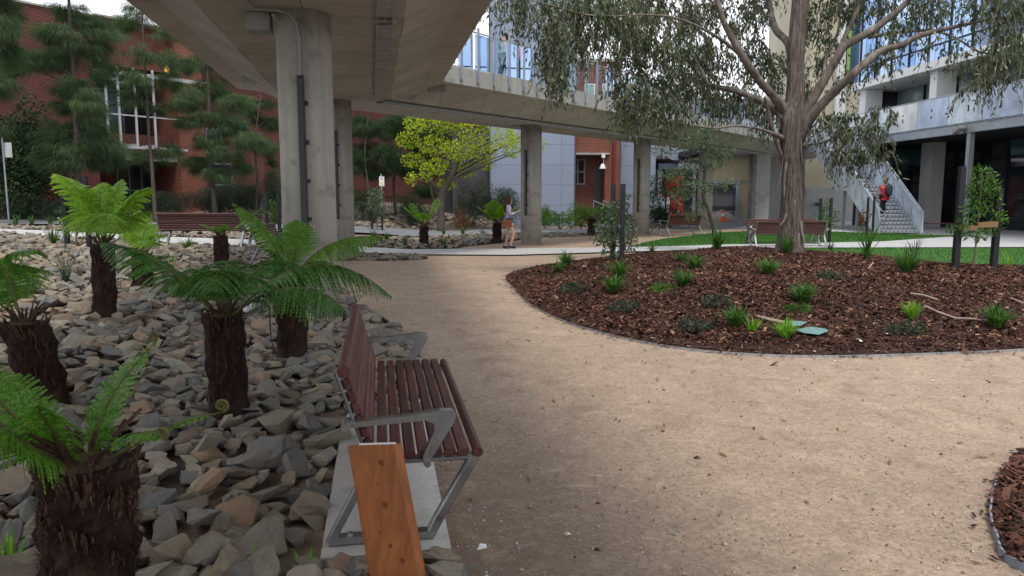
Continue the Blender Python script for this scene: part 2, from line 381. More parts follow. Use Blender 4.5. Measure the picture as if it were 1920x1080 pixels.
M['skin'] = noisy('skin', (.45,.27,.19), (.52,.32,.23), 9, .55)
def flat(name, c, rough=.7): return noisy(name, tuple(x*.85 for x in c), tuple(min(1, x*1.12) for x in c), 14, rough, bs=.15)
# ------------------------------------------------------------------ ground
def catmull(pts, n=6, closed=True):
    out = []; m = len(pts)
    for i in range(m if closed else m-1):
        q = [pts[(i+k-1) % m] if closed else pts[min(max(i+k-1, 0), m-1)] for k in range(4)]
        for j in range(n):
            t = j/n
            out.append(tuple(.5*(2*q[1][a]+(q[2][a]-q[0][a])*t+(2*q[0][a]-5*q[1][a]+4*q[2][a]-q[3][a])*t*t+(3*q[1][a]-q[0][a]-3*q[2][a]+q[3][a])*t**3) for a in range(len(q[1]))))
    if not closed: out.append(tuple(pts[-1]))
    return out
def inside(X, Y, poly):
    X = np.asarray(X, float); Y = np.asarray(Y, float); r = np.zeros(X.shape, bool); n = len(poly)
    for i in range(n):
        x1, y1 = poly[i][:2]; x2, y2 = poly[(i+1) % n][:2]
        if y1 == y2: continue
        r ^= ((y1 > Y) != (y2 > Y)) & (X < (x2-x1)*(Y-y1)/(y2-y1)+x1)
    return r
def edist(X, Y, poly):
    X = np.asarray(X, float); Y = np.asarray(Y, float); d = np.full(X.shape, 1e9); n = len(poly)
    for i in range(n):
        x1, y1 = poly[i][:2]; x2, y2 = poly[(i+1) % n][:2]; dx, dy = x2-x1, y2-y1
        t = np.clip(((X-x1)*dx+(Y-y1)*dy)/(dx*dx+dy*dy+1e-12), 0, 1)
        d = np.minimum(d, np.hypot(X-x1-t*dx, Y-y1-t*dy))
    return d
def region(name, poly, off, m, step=.8, zf=None, jit=0):
    zf = zf or hz; pts = []
    n = len(poly)
    for i in range(n):
        a, b = Vector(poly[i][:2]), Vector(poly[(i+1) % n][:2]); k = max(1, int((b-a).length/step))
        pts += [a.lerp(b, j/k) for j in range(k)]
    nb = len(pts)
    xs = [p[0] for p in poly]; ys = [p[1] for p in poly]
    gx, gy = np.meshgrid(np.arange(min(xs), max(xs), step), np.arange(min(ys), max(ys), step))
    gx = gx.ravel()+RN.uniform(-.2, .2, gx.size)*step; gy = gy.ravel()+RN.uniform(-.2, .2, gy.size)*step
    ok = inside(gx, gy, poly) & (edist(gx, gy, poly) > step*.45)
    pts += [Vector((a, b)) for a, b in zip(gx[ok], gy[ok])]
    v, e, f, *_ = delaunay_2d_cdt(pts, [(i, (i+1) % nb) for i in range(nb)], [list(range(nb))], 1, 1e-5)
    mb = MB(); mb.v = [(p.x, p.y, zf(p.x, p.y)+off+(random.uniform(-jit, jit) if jit else 0)) for p in v]
    mb.f = [tuple(q) for q in f]
    o = mb.build(name, m, sm=True)
    me = o.data
    if len(me.polygons) and sum(p.normal.z for p in me.polygons) < 0: me.flip_normals()
    return o
def GX(pts): return [tuple(G(u, v)[:2]) for u, v in pts]
# base terrain, out to the horizon
xs = sorted(set([-400,-250,-150,-100,-70,-50]+[x*.8 for x in range(-50, 60)]+[60,80,120,200,300,400]))
ys = sorted(set([-60,-30,-15,-8]+[y*.8 for y in range(-5, 66)]+[56,62,70,85,110,150,220,320,450]))
mb = MB(); mb.v = [(x, y, hz(x, y)-.07) for y in ys for x in xs]; W = len(xs)
mb.f = [(j*W+i, j*W+i+1, (j+1)*W+i+1, (j+1)*W+i) for j in range(len(ys)-1) for i in range(W-1)]
kind(mb.build('ground', M['litter'], sm=True), 'structure')

# benches' axis
BA = Vector((-.174, .985, 0)); BN = Vector((.985, .174, 0))
bn = G(892, 851, lambda x, y: .44); bf = G(833, 680, lambda x, y: .44)
BL = (bf-bn).length
BC = (bn+bf)/2-BN*.27; BC.z = 0

bededge = [(-.93, 1.4), (-.98, 2.7), (-.93, 3.28)]
pad0 = BC-BA*(BL/2+.28)
def bp(a, n): q = BC+BA*a+BN*n; return (q.x, q.y)
bededge += [bp(-BL/2-.25, .0), bp(-BL/2-.25, -.12), bp(BL/2-.1, -.1), bp(BL/2+.02, .16)]
bededge += GX([(788, 676), (768, 648), (742, 618), (712, 596), (678, 580), (648, 570)])
bededge += [(-2.75, 12.2), (-3.25, 13.6), (-3.85, 15.6), (-4.3, 17.6), (-4.6, 18.4), (-3.7, 19.2), (-2.2, 19.75), (-2.35, 20.05)]
pathnear = GX([(760, 479), (680, 476), (526, 466), (385, 461), (300, 458), (150, 448), (0, 440)])
BED = bededge+pathnear+[(-22, 20), (-24, 12), (-14, 4), (-8, 1.4)]
gravelpoly = [(-2.2, -3), (-1.4, 1.4), (-3, 12), (-5, 17), (-5.2, 21)]+GX([(800, 474), (960, 475), (1130, 470)])+[(5, 23.5), (9, 23), (14, 17), (16, 9), (14, 2), (7, -3)]
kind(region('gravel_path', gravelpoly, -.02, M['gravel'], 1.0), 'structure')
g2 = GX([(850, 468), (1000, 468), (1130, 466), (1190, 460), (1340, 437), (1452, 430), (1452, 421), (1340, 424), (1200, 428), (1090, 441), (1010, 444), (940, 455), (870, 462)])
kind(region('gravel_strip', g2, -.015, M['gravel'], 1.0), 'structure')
kind(region('rock_bed_soil', BED, -.035, M['soil'], .8), 'structure')
pth = GX([(0, 430), (150, 436), (300, 445), (526, 453), (680, 464), (860, 467.5), (1130, 465)])+[(5.4, 24.6), (7, 25.4), (9, 25.8), (13.5, 27.2), (17.5, 30.2), (24, 31.2), (24, 24.6), (17, 24.2), (12, 24), (9, 23.9), (6.5, 23.4), (4.6, 22.6)]+GX([(1130, 474), (960, 479), (800, 478), (680, 475), (526, 465), (300, 457), (150, 447), (0, 439)])+[(-24, 20.4), (-24, 22.5)]
kind(region('concrete_path', pth, .02, M['path'], 1.0), 'structure')
rd = GX([(0, 411), (120, 412), (240, 417), (525, 421), (700, 426), (1000, 428), (1080, 430), (1180, 427)])+GX([(1180, 434), (1080, 438), (1000, 439), (700, 438), (525, 431), (240, 424), (120, 421), (0, 420)])+[(-30, 24), (-30, 29)]
kind(region('asphalt_road', rd, .015, M['road'], 1.2), 'structure')
plaza = [(17, 30.6), (21, 30.0), (34, 28), (34, 52), (8, 60), (4, 44), (11, 40), (15.6, 34)]
kind(region('paved_plaza', plaza, -.01, M['path'], 1.5), 'structure')
yard = [(5, 39.5), (12, 37.8), (16, 42), (30, 60), (4, 64)]
kind(region('asphalt_yard', yard, .01, M['road'], 2), 'structure')
L1 = GX([(1178, 462), (1240, 449), (1340, 437), (1452, 431)])+[(13.4, 37), (15.4, 34.4), (17.3, 32.6), (19.5, 30.9), (17.4, 30.3), (13.4, 27.3), (9, 25.9), (7, 25.5), (5.3, 24.7)]
lawn1 = L1
L2 = [(5, 22.3), (6.5, 23.2), (9, 23.7), (12, 23.8), (17, 24), (26, 24.4), (28, 14), (16, 9.5), (12, 12), (9, 15), (6, 18)]
kind(region('lawn', lawn1, .012, M['lawn'], 1.0), 'structure')
kind(region('lawn', L2, .008, M['lawn'], 1.0), 'structure')
vv = [(x, y) for x, y in L1], [(x, y) for x, y in L2]
def blades(name, poly, n, h, m, zf=hz):
    a = np.array(poly); x = RN.uniform(a[:,0].min(), a[:,0].max(), n*3); y = RN.uniform(a[:,1].min(), a[:,1].max(), n*3)
    k = inside(x, y, poly); x, y = x[k][:n], y[k][:n]; n = len(x)
    z = np.array([zf(p, q) for p, q in zip(x, y)]); w = RN.uniform(0, 2*PI, n); hh = h*RN.uniform(.5, 1.2, n)
    b = np.stack([x, y, z], 1); d = np.stack([np.cos(w), np.sin(w), 0*w], 1)*.012
    t = b+np.stack([RN.normal(0, .25, n)*hh, RN.normal(0, .25, n)*hh, hh], 1)
    return np_mesh(name, np.stack([b-d, b+d, t], 1), 3, m)
for q, n in ((L1, 16000), (L2, 22000)): kind(blades('grass', q, n, .075, M['lawnblade']), 'stuff')
# mulch mound
MOUND = catmull([(-.12, 15.1), (.02, 13.6), (.25, 11.6), (.62, 10.1), (1.1, 9.0), (1.75, 8.15), (2.5, 7.75), (3.4, 7.65), (4.6, 7.8), (5.6, 8.0), (8, 8.7), (10.5, 10), (12.4, 12.3), (12.4, 14.6), (10.9, 15.7), (9.9, 17.3), (8.7, 19.6), (6.9, 20.9), (4.4, 20.9), (2.4, 19.7), (.9, 17.9), (.1, 16.4)], 6)
MOUNDA = np.array(MOUND)
def mound_np(x, y):
    x = np.asarray(x, float); y = np.asarray(y, float); d = edist(x, y, MOUND); d = np.where(inside(x, y, MOUND), d, 0)
    s = lambda a, b, v: (lambda t: t*t*(3-2*t))(np.clip((v-a)/(b-a), 0, 1))
    return .07*s(0, .35, d)+.31*s(.2, 3.0, d)+.06*s(0, 1, d)*(np.sin(x*1.9+y*.7)*np.cos(y*1.3-x*.4))*.6
def hm(x, y):
    if -.3 < x < 12.6 and 7.4 < y < 21.2: return max(0, float(mound_np([x], [y])[0]))
    return hz(x, y)
MOUND_SM = MOUND
mo = region('mulch_mound', MOUND, .012, M['mulchbase'], .4, hm); kind(mo, 'structure')
BED2 = catmull([(2.62, 3.98), (2.55, 3.7), (2.56, 3.35), (2.72, 2.9), (3.2, 2.3), (4.3, 2.1), (5.2, 3.2), (4.9, 4.6), (3.9, 5.0), (2.98, 4.55)], 6)
b0 = [G(u, v) for u, v in ((1920, 843), (1878, 885), (1858, 950), (1868, 1005), (1915, 1062))]
BED2 = catmull([tuple(p[:2]) for p in b0]+[(2.68, 2.75), (3.2, 2.2), (4.8, 2.4), (5.0, 4.2), (4.0, 4.75), (3.3, 4.55)], 6)
kind(region('mulch_bed', BED2, .004, M['mulchbase'], .3, lambda x, y: hz(x, y)+.03*float(np.clip(edist([x], [y], BED2)[0], 0, .3)/.3)), 'structure')
def chipmesh(name, poly, n, zf, s0, m=None, near=None, wide=None):
    a = np.array(poly); N = n*6
    x = RN.uniform(a[:,0].min(), a[:,0].max(), N); y = RN.uniform(a[:,1].min(), a[:,1].max(), N)
    k = inside(x, y, poly)
    if near: k &= RN.random(N) < np.clip((near/np.maximum(y, 1))**1.3, .12, 1)
    if wide is None: k &= (np.abs(x) < y*.74+.6)
    x, y = x[k][:n], y[k][:n]; n = len(x)
    z = zf(x, y)+RN.uniform(.005, .03, n)
    L = s0*RN.lognormal(0, .42, n); Wd = L*RN.uniform(.22, .5, n); w = RN.uniform(0, 2*PI, n)
    u = np.stack([np.cos(w), np.sin(w), RN.normal(0, .35, n)], 1)*L[:,None]/2
    t = np.stack([-np.sin(w), np.cos(w), RN.normal(0, .4, n)], 1)*Wd[:,None]/2
    c = np.stack([x, y, z], 1)
    return kind(np_mesh(name, np.stack([c-u-t*.6, c+u-t, c+u*.9+t*.7, c-u*1.05+t], 1), 4, m or M['chip']), 'stuff')
chipmesh('mulch_chips', MOUND, 180000, mound_np, .037, near=11)
chipmesh('mulch_chips', BED2, 22000, lambda x, y: np.full(len(x), .004), .036, wide=1)
# chips spilled over the edging, and litter among the rocks
def spill(poly, n, w):
    a = np.array(poly); i = RN.integers(0, len(a), n); j = (i+1) % len(a); f = RN.random(n)[:,None]; p = a[i]*(1-f)+a[j]*f; d = a[j]-a[i]; nv = np.stack([d[:,1], -d[:,0]], 1); nv /= np.linalg.norm(nv, axis=1)[:,None]+1e-9
    sg = 1 if not inside([p[0][0]+nv[0][0]*.05], [p[0][1]+nv[0][1]*.05], poly)[0] else -1
    p = p+nv*sg*(RN.exponential(w, n)[:,None]); z = np.full(n, -.012); L = .03*RN.lognormal(0, .5, n); Wd = L*RN.uniform(.25, .5, n); q = RN.uniform(0, 2*PI, n)
    u = np.stack([np.cos(q), np.sin(q), RN.normal(0, .12, n)], 1)*L[:,None]/2; t = np.stack([-np.sin(q), np.cos(q), RN.normal(0, .15, n)], 1)*Wd[:,None]/2; c = np.stack([p[:,0], p[:,1], z+.008], 1)
    return kind(np_mesh('spilled_mulch', np.stack([c-u-t*.6, c+u-t, c+u*.9+t*.7, c-u*1.05+t], 1), 4, M['chip']), 'stuff')
spill(MOUND, 900, .07); spill(BED2, 50, .04)
# scattered dark crumbs, leaves and gravel grains on the path
def crumbs(n, s0, near):
    N = n*8; x = RN.uniform(-3, 9, N); y = RN.uniform(2.2, 20, N)
    k = inside(x, y, gravelpoly) & ~inside(x, y, MOUND) & ~inside(x, y, BED) & ~inside(x, y, BED2) & (np.abs(x) < y*.72) & (RN.random(N) < np.clip((near/y)**1.6, 0, 1))
    return x[k][:n], y[k][:n], s0
def gritmesh(n, s0, near, m):
    x, y, s = crumbs(n, s0, near); n = len(x); z = np.array([hz(a, b) for a, b in zip(x, y)])-.016
    L = s0*RN.lognormal(0, .5, n); w = RN.uniform(0, 2*PI, n); c = np.stack([x, y, z], 1)
    u = np.stack([np.cos(w), np.sin(w), 0*w], 1)*L[:,None]; t = np.stack([-np.sin(w), np.cos(w), 0*w], 1)*L[:,None]*.6
    up = np.stack([0*w, 0*w, L*.7], 1)
    V = np.stack([c-u, c+t, c+up, c+t, c+u, c+up, c+u, c-t, c+up, c-t, c-u, c+up], 1)
    return kind(np_mesh('grit', V, 3, m), 'stuff')
t = NT('grit_stone'); r = t.n('ShaderNodeNewGeometry').outputs['Random Per Island']
M['grit'] = t.out(t.ramp(r, [(0,(.14,.11,.09)),(.5,(.32,.26,.215)),(1,(.62,.55,.47))]), .9)
gritmesh(30000, .0038, 3.6, M['grit'])
t = NT('crumb_bark'); r = t.n('ShaderNodeNewGeometry').outputs['Random Per Island']
M['crumb'] = t.out(t.ramp(r, [(0,(.03,.02,.016)),(.7,(.09,.06,.04)),(1,(.3,.19,.08))]), .9)
gritmesh(260, .007, 5.5, M['crumb'])
# fallen gum leaves on the path
def fallen(n):
    x = RN.uniform(-2, 8, n*5); y = RN.uniform(2.6, 15, n*5); k = inside(x, y, gravelpoly) & ~inside(x, y, MOUND) & ~inside(x, y, BED) & ~inside(x, y, BED2) & (np.abs(x) < y*.72)
    x, y = x[k][:n], y[k][:n]; n = len(x); q = RN.uniform(0, 2*PI, n); L = RN.uniform(.03, .06, n)[:,None]
    u = np.stack([np.cos(q), np.sin(q), 0*q], 1)*L; t = np.stack([-np.sin(q), np.cos(q), 0*q], 1)*L*.2; c = np.stack([x, y, np.array([hz(a, b) for a, b in zip(x, y)])-.012], 1); h = np.array((0, 0, .008))
    return kind(np_mesh('fallen_leaves', np.stack([c-u, c-t+h*.5, c+u+h, c+t], 1), 4, M['brownleaf']), 'stuff')
fallen(110)
# edging strips
def strip(name, pts, zf, h, w, m, label):
    mb = MB(); n = len(pts); vs = []
    for i, p in enumerate(pts):
        a, b = pts[max(i-1, 0)], pts[min(i+1, n-1)]; d = Vector((b[0]-a[0], b[1]-a[1])).normalized(); s = Vector((-d.y, d.x))*w/2; z = zf(p[0], p[1])
        vs += [(p[0]-s.x, p[1]-s.y, z-.05), (p[0]+s.x, p[1]+s.y, z-.05), (p[0]+s.x, p[1]+s.y, z+h), (p[0]-s.x, p[1]-s.y, z+h)]
    mb.add(vs, [(i*4+k, i*4+(k+1)%4, (i+1)*4+(k+1)%4, (i+1)*4+k) for i in range(n-1) for k in range(4)])
    return tag(mb.build(name, m), label, 'edging')
strip('metal_edging', [p for p in MOUND if p[1] < 16.3][:78], hz, .006, .010, M['galv'], 'thin steel edging strip curving along the front of the big mulch mound')
strip('metal_edging', BED2[:30]+BED2[-6:-1][:0], hz, .022, .010, M['grey_paint'], 'thin steel edging strip around the small mulch bed at the bottom right corner')
strip('metal_edging', bededge[6:16], hz, .04, .012, M['black'], 'dark edging strip between the rocks and the gravel beyond the long bench')
# bench pad
mb = MB(); a0, a1, n0, n1 = -BL/2-.10, BL/2+.05, -.46, .13
mb.box((0, 0, .012), (a1-a0, n1-n0, .1)); ang = math.atan2(BA.y, BA.x)
pad = mb.build('bench_pad', M['pad']); c = BC+BA*(a0+a1)/2+BN*(n0+n1)/2; pad.location = (c.x, c.y, -.03); pad.rotation_euler = (0, 0, ang)
tag(pad, 'pale concrete slab under the long bench beside the orange plank', 'slab')
# ------------------------------------------------------------------ rocks
def rockproto(k):
    bm = bmesh.new(); rr = random.Random(100+k)
    sx, sy, sz = 1, rr.uniform(.6, .95), rr.uniform(.24, .48)
    for _ in range(15):
        v = Vector((rr.gauss(0, 1), rr.gauss(0, 1), rr.gauss(0, 1))).normalized()
        v = Vector([math.copysign(abs(q)**.62, q) for q in v]); s = rr.uniform(.42, .56)
        bm.verts.new((v.x*s*sx, v.y*s*sy, v.z*s*sz))
    r = bmesh.ops.convex_hull(bm, input=bm.verts)
    bmesh.ops.delete(bm, geom=[v for v in bm.verts if not v.link_faces], context='VERTS')
    bmesh.ops.bevel(bm, geom=bm.edges[:], offset=.006, segments=1, affect='EDGES', clamp_overlap=True)
    for v in bm.verts: v.co += Vector((rr.gauss(0,1), rr.gauss(0,1), rr.gauss(0,1)))*.006
    me = bpy.data.meshes.new('rock'); bm.to_mesh(me); bm.free(); me.materials.append(M['rock']); return me
ROCKS = [rockproto(k) for k in range(16)]
from mathutils import noise as mnoise
def rough(me, k):
    bm = bmesh.new(); bm.from_mesh(me); bmesh.ops.triangulate(bm, faces=bm.faces[:])
    bmesh.ops.subdivide_edges(bm, edges=[e for e in bm.edges if e.calc_length() > .12], cuts=2, use_grid_fill=True); bmesh.ops.triangulate(bm, faces=bm.faces[:])
    bm.normal_update()
    for v in bm.verts:
        d = mnoise.noise(v.co*5+Vector((k*7.1, 0, 0)))*.028+mnoise.noise(v.co*13+Vector((0, k*3.3, 0)))*.014
        v.co += v.normal*d
    m2 = bpy.data.meshes.new('rock'); bm.to_mesh(m2); bm.free(); m2.materials.append(M['rock']); return m2
ROCKD = [rough(me, k) for k, me in enumerate(ROCKS)]
RV = []
for me in ROCKS:
    co = np.empty(len(me.vertices)*3, np.float32); me.vertices.foreach_get('co', co); RV.append((co.reshape(-1, 3), [tuple(p.vertices) for p in me.polygons]))
def scatter(poly, n, smin, smax, sep, xlim=.78, avoid=()):
    a = np.array([p[:2] for p in poly]); cell = {}; out = []
    x = RN.uniform(a[:,0].min(), a[:,0].max(), n*12); y = RN.uniform(a[:,1].min(), a[:,1].max(), n*12); k = inside(x, y, poly) & (np.abs(x) < y*xlim+.7)
    for px, py in zip(x[k], y[k]):
        s = smin+(smax-smin)*random.random()**1.7; r = s*sep; bad = False
        ci, cj = int(px//.3), int(py//.3)
        for i in (-1, 0, 1):
            for j in (-1, 0, 1):
                for q in cell.get((ci+i, cj+j), ()):
                    if (q[0]-px)**2+(q[1]-py)**2 < (r+q[2])**2: bad = True
        if bad or any((px-ax)**2+(py-ay)**2 < (ar+s*.3)**2 for ax, ay, ar in avoid): continue
        cell.setdefault((ci, cj), []).append((px, py, r)); out.append((px, py, s))
        if len(out) >= n: break
    return out
padc = [bp(a, n) for a, n in ((a0, n0), (a1, n0), (a1, n1), (a0, n1))]
FERNXY = []
def rockfield(poly, n1, n2):
    lay = [(x, y, s, .10) for x, y, s in scatter(poly, n1, .12, .24, .27)]+[(x, y, s, .30) for x, y, s in scatter(poly, n2, .15, .32, .31)]+[(x, y, s, .55) for x, y, s in scatter(poly, n2//2, .13, .24, .42)]
    return [(x, y, s, q) for x, y, s, q in lay if not inside([x], [y], padc)[0] and edist([x], [y], padc)[0] > s*.12]
allr = rockfield(BED, 3600, 2200)
# a few rocks packed against the front of the pad
for k in range(60):
    f = random.random(); q = bp(a0-.03-random.random()*.5, n0-.1+f*(n1-n0+.12))
    allr.append((q[0], q[1], random.uniform(.08, .19), random.uniform(.15, .6)))
def proj(x, y, z=0):
    d = (x, y, z-EYE); f_ = d[1]*CP-d[2]*SP; uu = d[1]*SP+d[2]*CP
    return 960+FPX*d[0]/f_, 540-FPX*uu/f_
vis = []; rest = []
for x, y, s, q in allr:
    u, v = proj(x, y, hz(x, y))
    (vis if -40 < u < 1960 and 380 < v < 1120 else rest).append((x, y, s, q))
vis.sort(key=lambda r: -r[2]/math.hypot(r[0], r[1]))
# things that cover most rocks near them are left to the mass
for i, (x, y, s, q) in enumerate(vis[:296]):
    o = bpy.data.objects.new('rock', ROCKD[i % 16]); COL.objects.link(o)
    o.location = (x, y, hz(x, y)+s*q*.5); o.rotation_euler = (random.gauss(0, .3), random.gauss(0, .3), random.uniform(0, 2*PI)); o.scale = (s*1.12,)*3
    tag(o, 'angular broken rock lying loose in the rock bed of the tree ferns', 'rock', 'loose rocks of the rock bed')
def rockmass(name, lst):
    vs = []; fs = []; k = 0
    for x, y, s, q in lst:
        V, F = RV[random.randrange(16)]
        e = Matrix.Rotation(random.uniform(0, 2*PI), 3, 'Z')@Matrix.Rotation(random.gauss(0, .3), 3, 'X')@Matrix.Rotation(random.gauss(0, .3), 3, 'Y')
        w = V@np.array(e.transposed(), dtype=np.float32)*s*1.12+np.array((x, y, hz(x, y)+s*q*.5), np.float32)
        vs += [tuple(map(float, p)) for p in w]; fs += [tuple(i+k for i in f) for f in F]; k += len(V)
    mb = MB(); mb.v = vs; mb.f = fs; return kind(mb.build(name, M['rock'], fix=False), 'stuff')
rockmass('rock_rubble', vis[296:]+[r for r in rest if abs(r[0]) < r[1]*.85+1.5])
B3 = GX([(690, 462), (860, 464), (935, 452), (1010, 446), (1120, 441), (1060, 438), (880, 441), (690, 443)])
B4 = GX([(-60, 428), (150, 434), (300, 443), (526, 451), (526, 434), (300, 427), (150, 426), (-60, 424)])
B5 = GX([(-60, 409), (120, 410), (300, 415), (520, 419), (520, 412), (300, 396), (120, 396), (-60, 394)])
B6 = GX([(660, 424), (860, 425), (960, 425), (960, 412), (860, 404), (660, 404)])
rockmass('rock_rubble', [(x, y, s, .2) for p, n in ((B3, 500), (B4, 500), (B5, 420), (B6, 300)) for x, y, s in scatter(p, n, .12, .4, .30)])
bx = [p[:2] for p in BED if p[1] > 5.6]
chipmesh('leaf_litter', bx, 14000, lambda x, y: np.array([hz(a, b) for a, b in zip(x, y)])+.01, .03, near=7)
kind(region('soil_strip', B3, -.03, M['mulchbase'], 1), 'structure')
kind(region('soil_strip', B4, -.03, M['mulchbase'], 1), 'structure')
# ------------------------------------------------------------------ benches
def make_bench(L, label):
    t = thing('park_bench', label, 'bench', group='slatted park benches')
    s = MB()
    for k in range(7):
        y = -.175+k*.063; s.rbox((0, y, .425), (L, .052, .034), .006)
    s.tube([(-L/2, .272, .418), (L/2, .272, .418)], .024, 12)
    s.build('seat', M['jarrah'], t)
    b = MB(); th = math.atan2(.37, -.115); d = Vector((0, -.297, .955)); 
    for k in range(6):
        c = Vector((0, -.225, .462))+d*(.025+k*.060)
        b.rbox(c, (L, .03, .052), .006, Matrix.Rotation(math.atan2(.297, .955), 3, 'X'))
    c = Vector((0, -.225, .462))+d*.386
    b.tube([c+Vector((-L/2, .0, 0)), c+Vector((L/2, .0, 0))], .03, 12)
    b.build('backrest', M['jarrah'], t)
    for sx in (-1, 1):
        x = sx*(L/2-.035); f = MB()
        def bar(pts, w, h):
            for p, q in zip(pts, pts[1:]):
                p, q = Vector((x, *p)), Vector((x, *q)); dd = q-p; l = dd.length; dd.normalize()
                f.rbox((p+q)/2, (w, h, l+h*.5), .008, Matrix(((1,0,0),(0,dd.z,dd.y),(0,-dd.y,dd.z))))
        bar([(-.42, .022), (.05, .022)], .075, .036)
        bar([(.045, .022), (.085, .10), (.255, .385)], .058, .046)
        bar([(.262, .392), (-.19, .392)], .05, .03)
        bar([(-.42, .022), (-.25, .34), (-.235, .40)], .05, .04)
        bar([(-.215, .385), (-.25, .45), (-.375, .83)], .045, .024)
        for y in (-.33, -.03): f.tube([(x, y, .03), (x, y, .052)], .014, 8)
        f.build('frame', M['cast'], t)
        a = MB(); xx = sx*(L/2+.012)
        prof = [(y-.075, z-.012) for y, z in [(-.262, .612), (.03, .634), (.17, .652), (.225, .648), (.242, .622), (.226, .585), (.128, .43), (.118, .395), (.088, .395), (.086, .44), (.140, .555), (.138, .59), (.10, .608), (-.255, .590)]]
        a.prism(prof, 0, xx-.024, xx+.024)
        a.tube([(xx-.05, -.335, .588), (xx+.045, -.335, .588)], .022, 10); a.tube([(xx-.05, .03, .39), (xx+.035, .03, .39)], .016, 10)
        a.build('armrest', M['cast'], t)
    return t
rzb = math.atan2(-BA.y, -BA.x)
bench1 = make_bench(BL, 'long dark red slatted bench with aluminium armrests, nearest one beside the orange plank')
place(bench1, (BC.x, BC.y, .03), rzb)
bench0 = make_bench(2.0, '')
first = [True]
def bench(loc, front, label, sc=1.0, sx=1.0):
    o = bench0 if first[0] else copy_tree(bench0); first[0] = False
    # the front is local +Y
    place(o, loc, math.atan2(front[1], front[0])-PI/2, label)
    o.scale = (sc*sx, sc, sc); return o
q = P(388, 460, 18.7); bench((q.x, q.y, hz(q.x, q.y)+.02), (.10, 1), 'brown slatted bench seen from behind, on the path left of the thick column', 1, 1.12)
q = G(482, 500); bench((q.x+.22, q.y+.9, q.z), (1, .08), 'slatted bench seen end on beside the short fern stump and the thick column')
q = G(1272, 441); bench((q.x, q.y, q.z), (-.62, .78), 'reddish slatted bench standing on the gravel at the lawn edge, its back to us', 1.05, 1.05)
q = G(1216, 440); bench((q.x-.2, q.y+1.0, q.z), (.8, -.6), 'bench with pale aluminium arms half hidden behind a bridge column')
q = P(1474, 459, 24.6); bench((q.x, q.y, 0.0), (-.06, 1), 'dark red slatted bench on the lawn directly behind the gum tree trunk', 1, 1.2)
bench((q.x+.35, q.y+1.25, 0.0), (.06, -1), 'farther of the two dark red benches behind the gum tree trunk', 1, 1.2)
q = P(200, 445, 18.6); bench((q.x, q.y, hz(q.x, q.y)+.02), (.2, 1), 'slatted bench mostly hidden behind the bright green tree fern at left')
# backless bench by the stair
q = G(1752, 437)
t = thing('backless_bench', 'low backless bench with reddish seat on the paving right of the steel stair', 'bench', (q.x, q.y, 0))
s = MB()
for k in range(4): s.rbox((0, -.17+k*.11, .43), (1.7, .095, .04), .006)
s.build('seat', M['jarrah'], t)
for sx in (-.65, .65):
    f = MB(); f.bb(sx-.03, sx+.03, -.2, -.15, 0, .41); f.bb(sx-.03, sx+.03, .15, .2, 0, .41); f.bb(sx-.03, sx+.03, -.15, .15, .37, .405); f.build('leg', M['cast'], t)
# ------------------------------------------------------------------ orange plank leaning by the bench
yq = pad0.y
K = [P(691, 1078, yq-.10), P(787, 1064, yq-.15), P(744, 834, yq-.02), P(651, 837, yq+.03)]
t = thing('timber_plank', 'orange stained timber plank with dark knots standing against the bench end', 'plank', tuple(K[0]))
fn_ = (K[1]-K[0]).cross(K[3]-K[0]).normalized(); fn_ = fn_ if fn_.y > 0 else -fn_
def kp(a, b, d=0): return K[0]*(1-a)*(1-b)+K[1]*a*(1-b)+K[2]*a*b+K[3]*(1-a)*b+fn_*d
mb = MB(); ch = .012
ring = [(.0, .006), (.03, 0), (.94, 0), (.985, .012), (1, .03), (1, .05), (0, .05)]
vs = [kp(a, b, d) for b in (-.1, 1) for a, d in ring]; n_ = len(ring)
mb.add(vs, [tuple(range(n_)), tuple(range(2*n_-1, n_-1, -1))]+[(k, (k+1) % n_, n_+(k+1) % n_, n_+k) for k in range(n_)])
pk = mb.build('board', M['plank'], t, world=True)
for a, b, r in ((.62, .86, .012), (.55, .52, .012), (.35, .31, .005), (.52, .2, .008), (.70, .07, .011), (.47, .69, .004)):
    n = 12; kn = MB(); kn.add([kp(a+math.cos(2*PI*i/n)*r/.25, b+math.sin(2*PI*i/n)*r*1.2/.6, -.0012) for i in range(n)], [tuple(range(n))]); kn.build('knot', M['knot'], pk, world=True)
lab = MB(); lab.add([kp(a, 1, d)+Vector((0,0,h)) for h in (.002, .010) for a, d in ((.22, .012), (.95, .012), (.95, .017), (.22, .017))], [(3,2,1,0),(4,5,6,7),(0,1,5,4),(1,2,6,5),(2,3,7,6),(3,0,4,7)]); lab.build('label_tape', M['white'], pk, world=True)
# ------------------------------------------------------------------ footbridge
CL = [(1.05, -10), (-2.75, 10.3), (-4.42, 19.3), (.66, 26.0), (5.4, 32.0), (9.75, 38.0), (14.2, 44.2), (18.5, 50)]
def offline(off):
    out = []
    for i, p in enumerate(CL):
        p = Vector(p); a = Vector(CL[max(i-1, 0)]); b = Vector(CL[min(i+1, len(CL)-1)])
        d1 = (p-a).normalized() if i else None; d2 = (b-p).normalized() if i < len(CL)-1 else None
        d1 = d1 or d2; d2 = d2 or d1; n1, n2 = Vector((d1.y, -d1.x)), Vector((d2.y, -d2.x)); m = (n1+n2).normalized()
        out.append(p+m*off/max(.4, m.dot(n1)))
    return out
ZS = 4.05
prof = [(0,0),(1.3,0),(2.08,.36),(2.12,.38),(2.57,.38),(2.57,.80),(2.30,.80),(2.30,.70),(-2.30,.70),(-2.30,.80),(-2.57,.80),(-2.57,.38),(-2.12,.38),(-2.08,.36),(-1.3,0)]
lines = [offline(o) for o, z in prof]; n = len(prof); mb = MB()
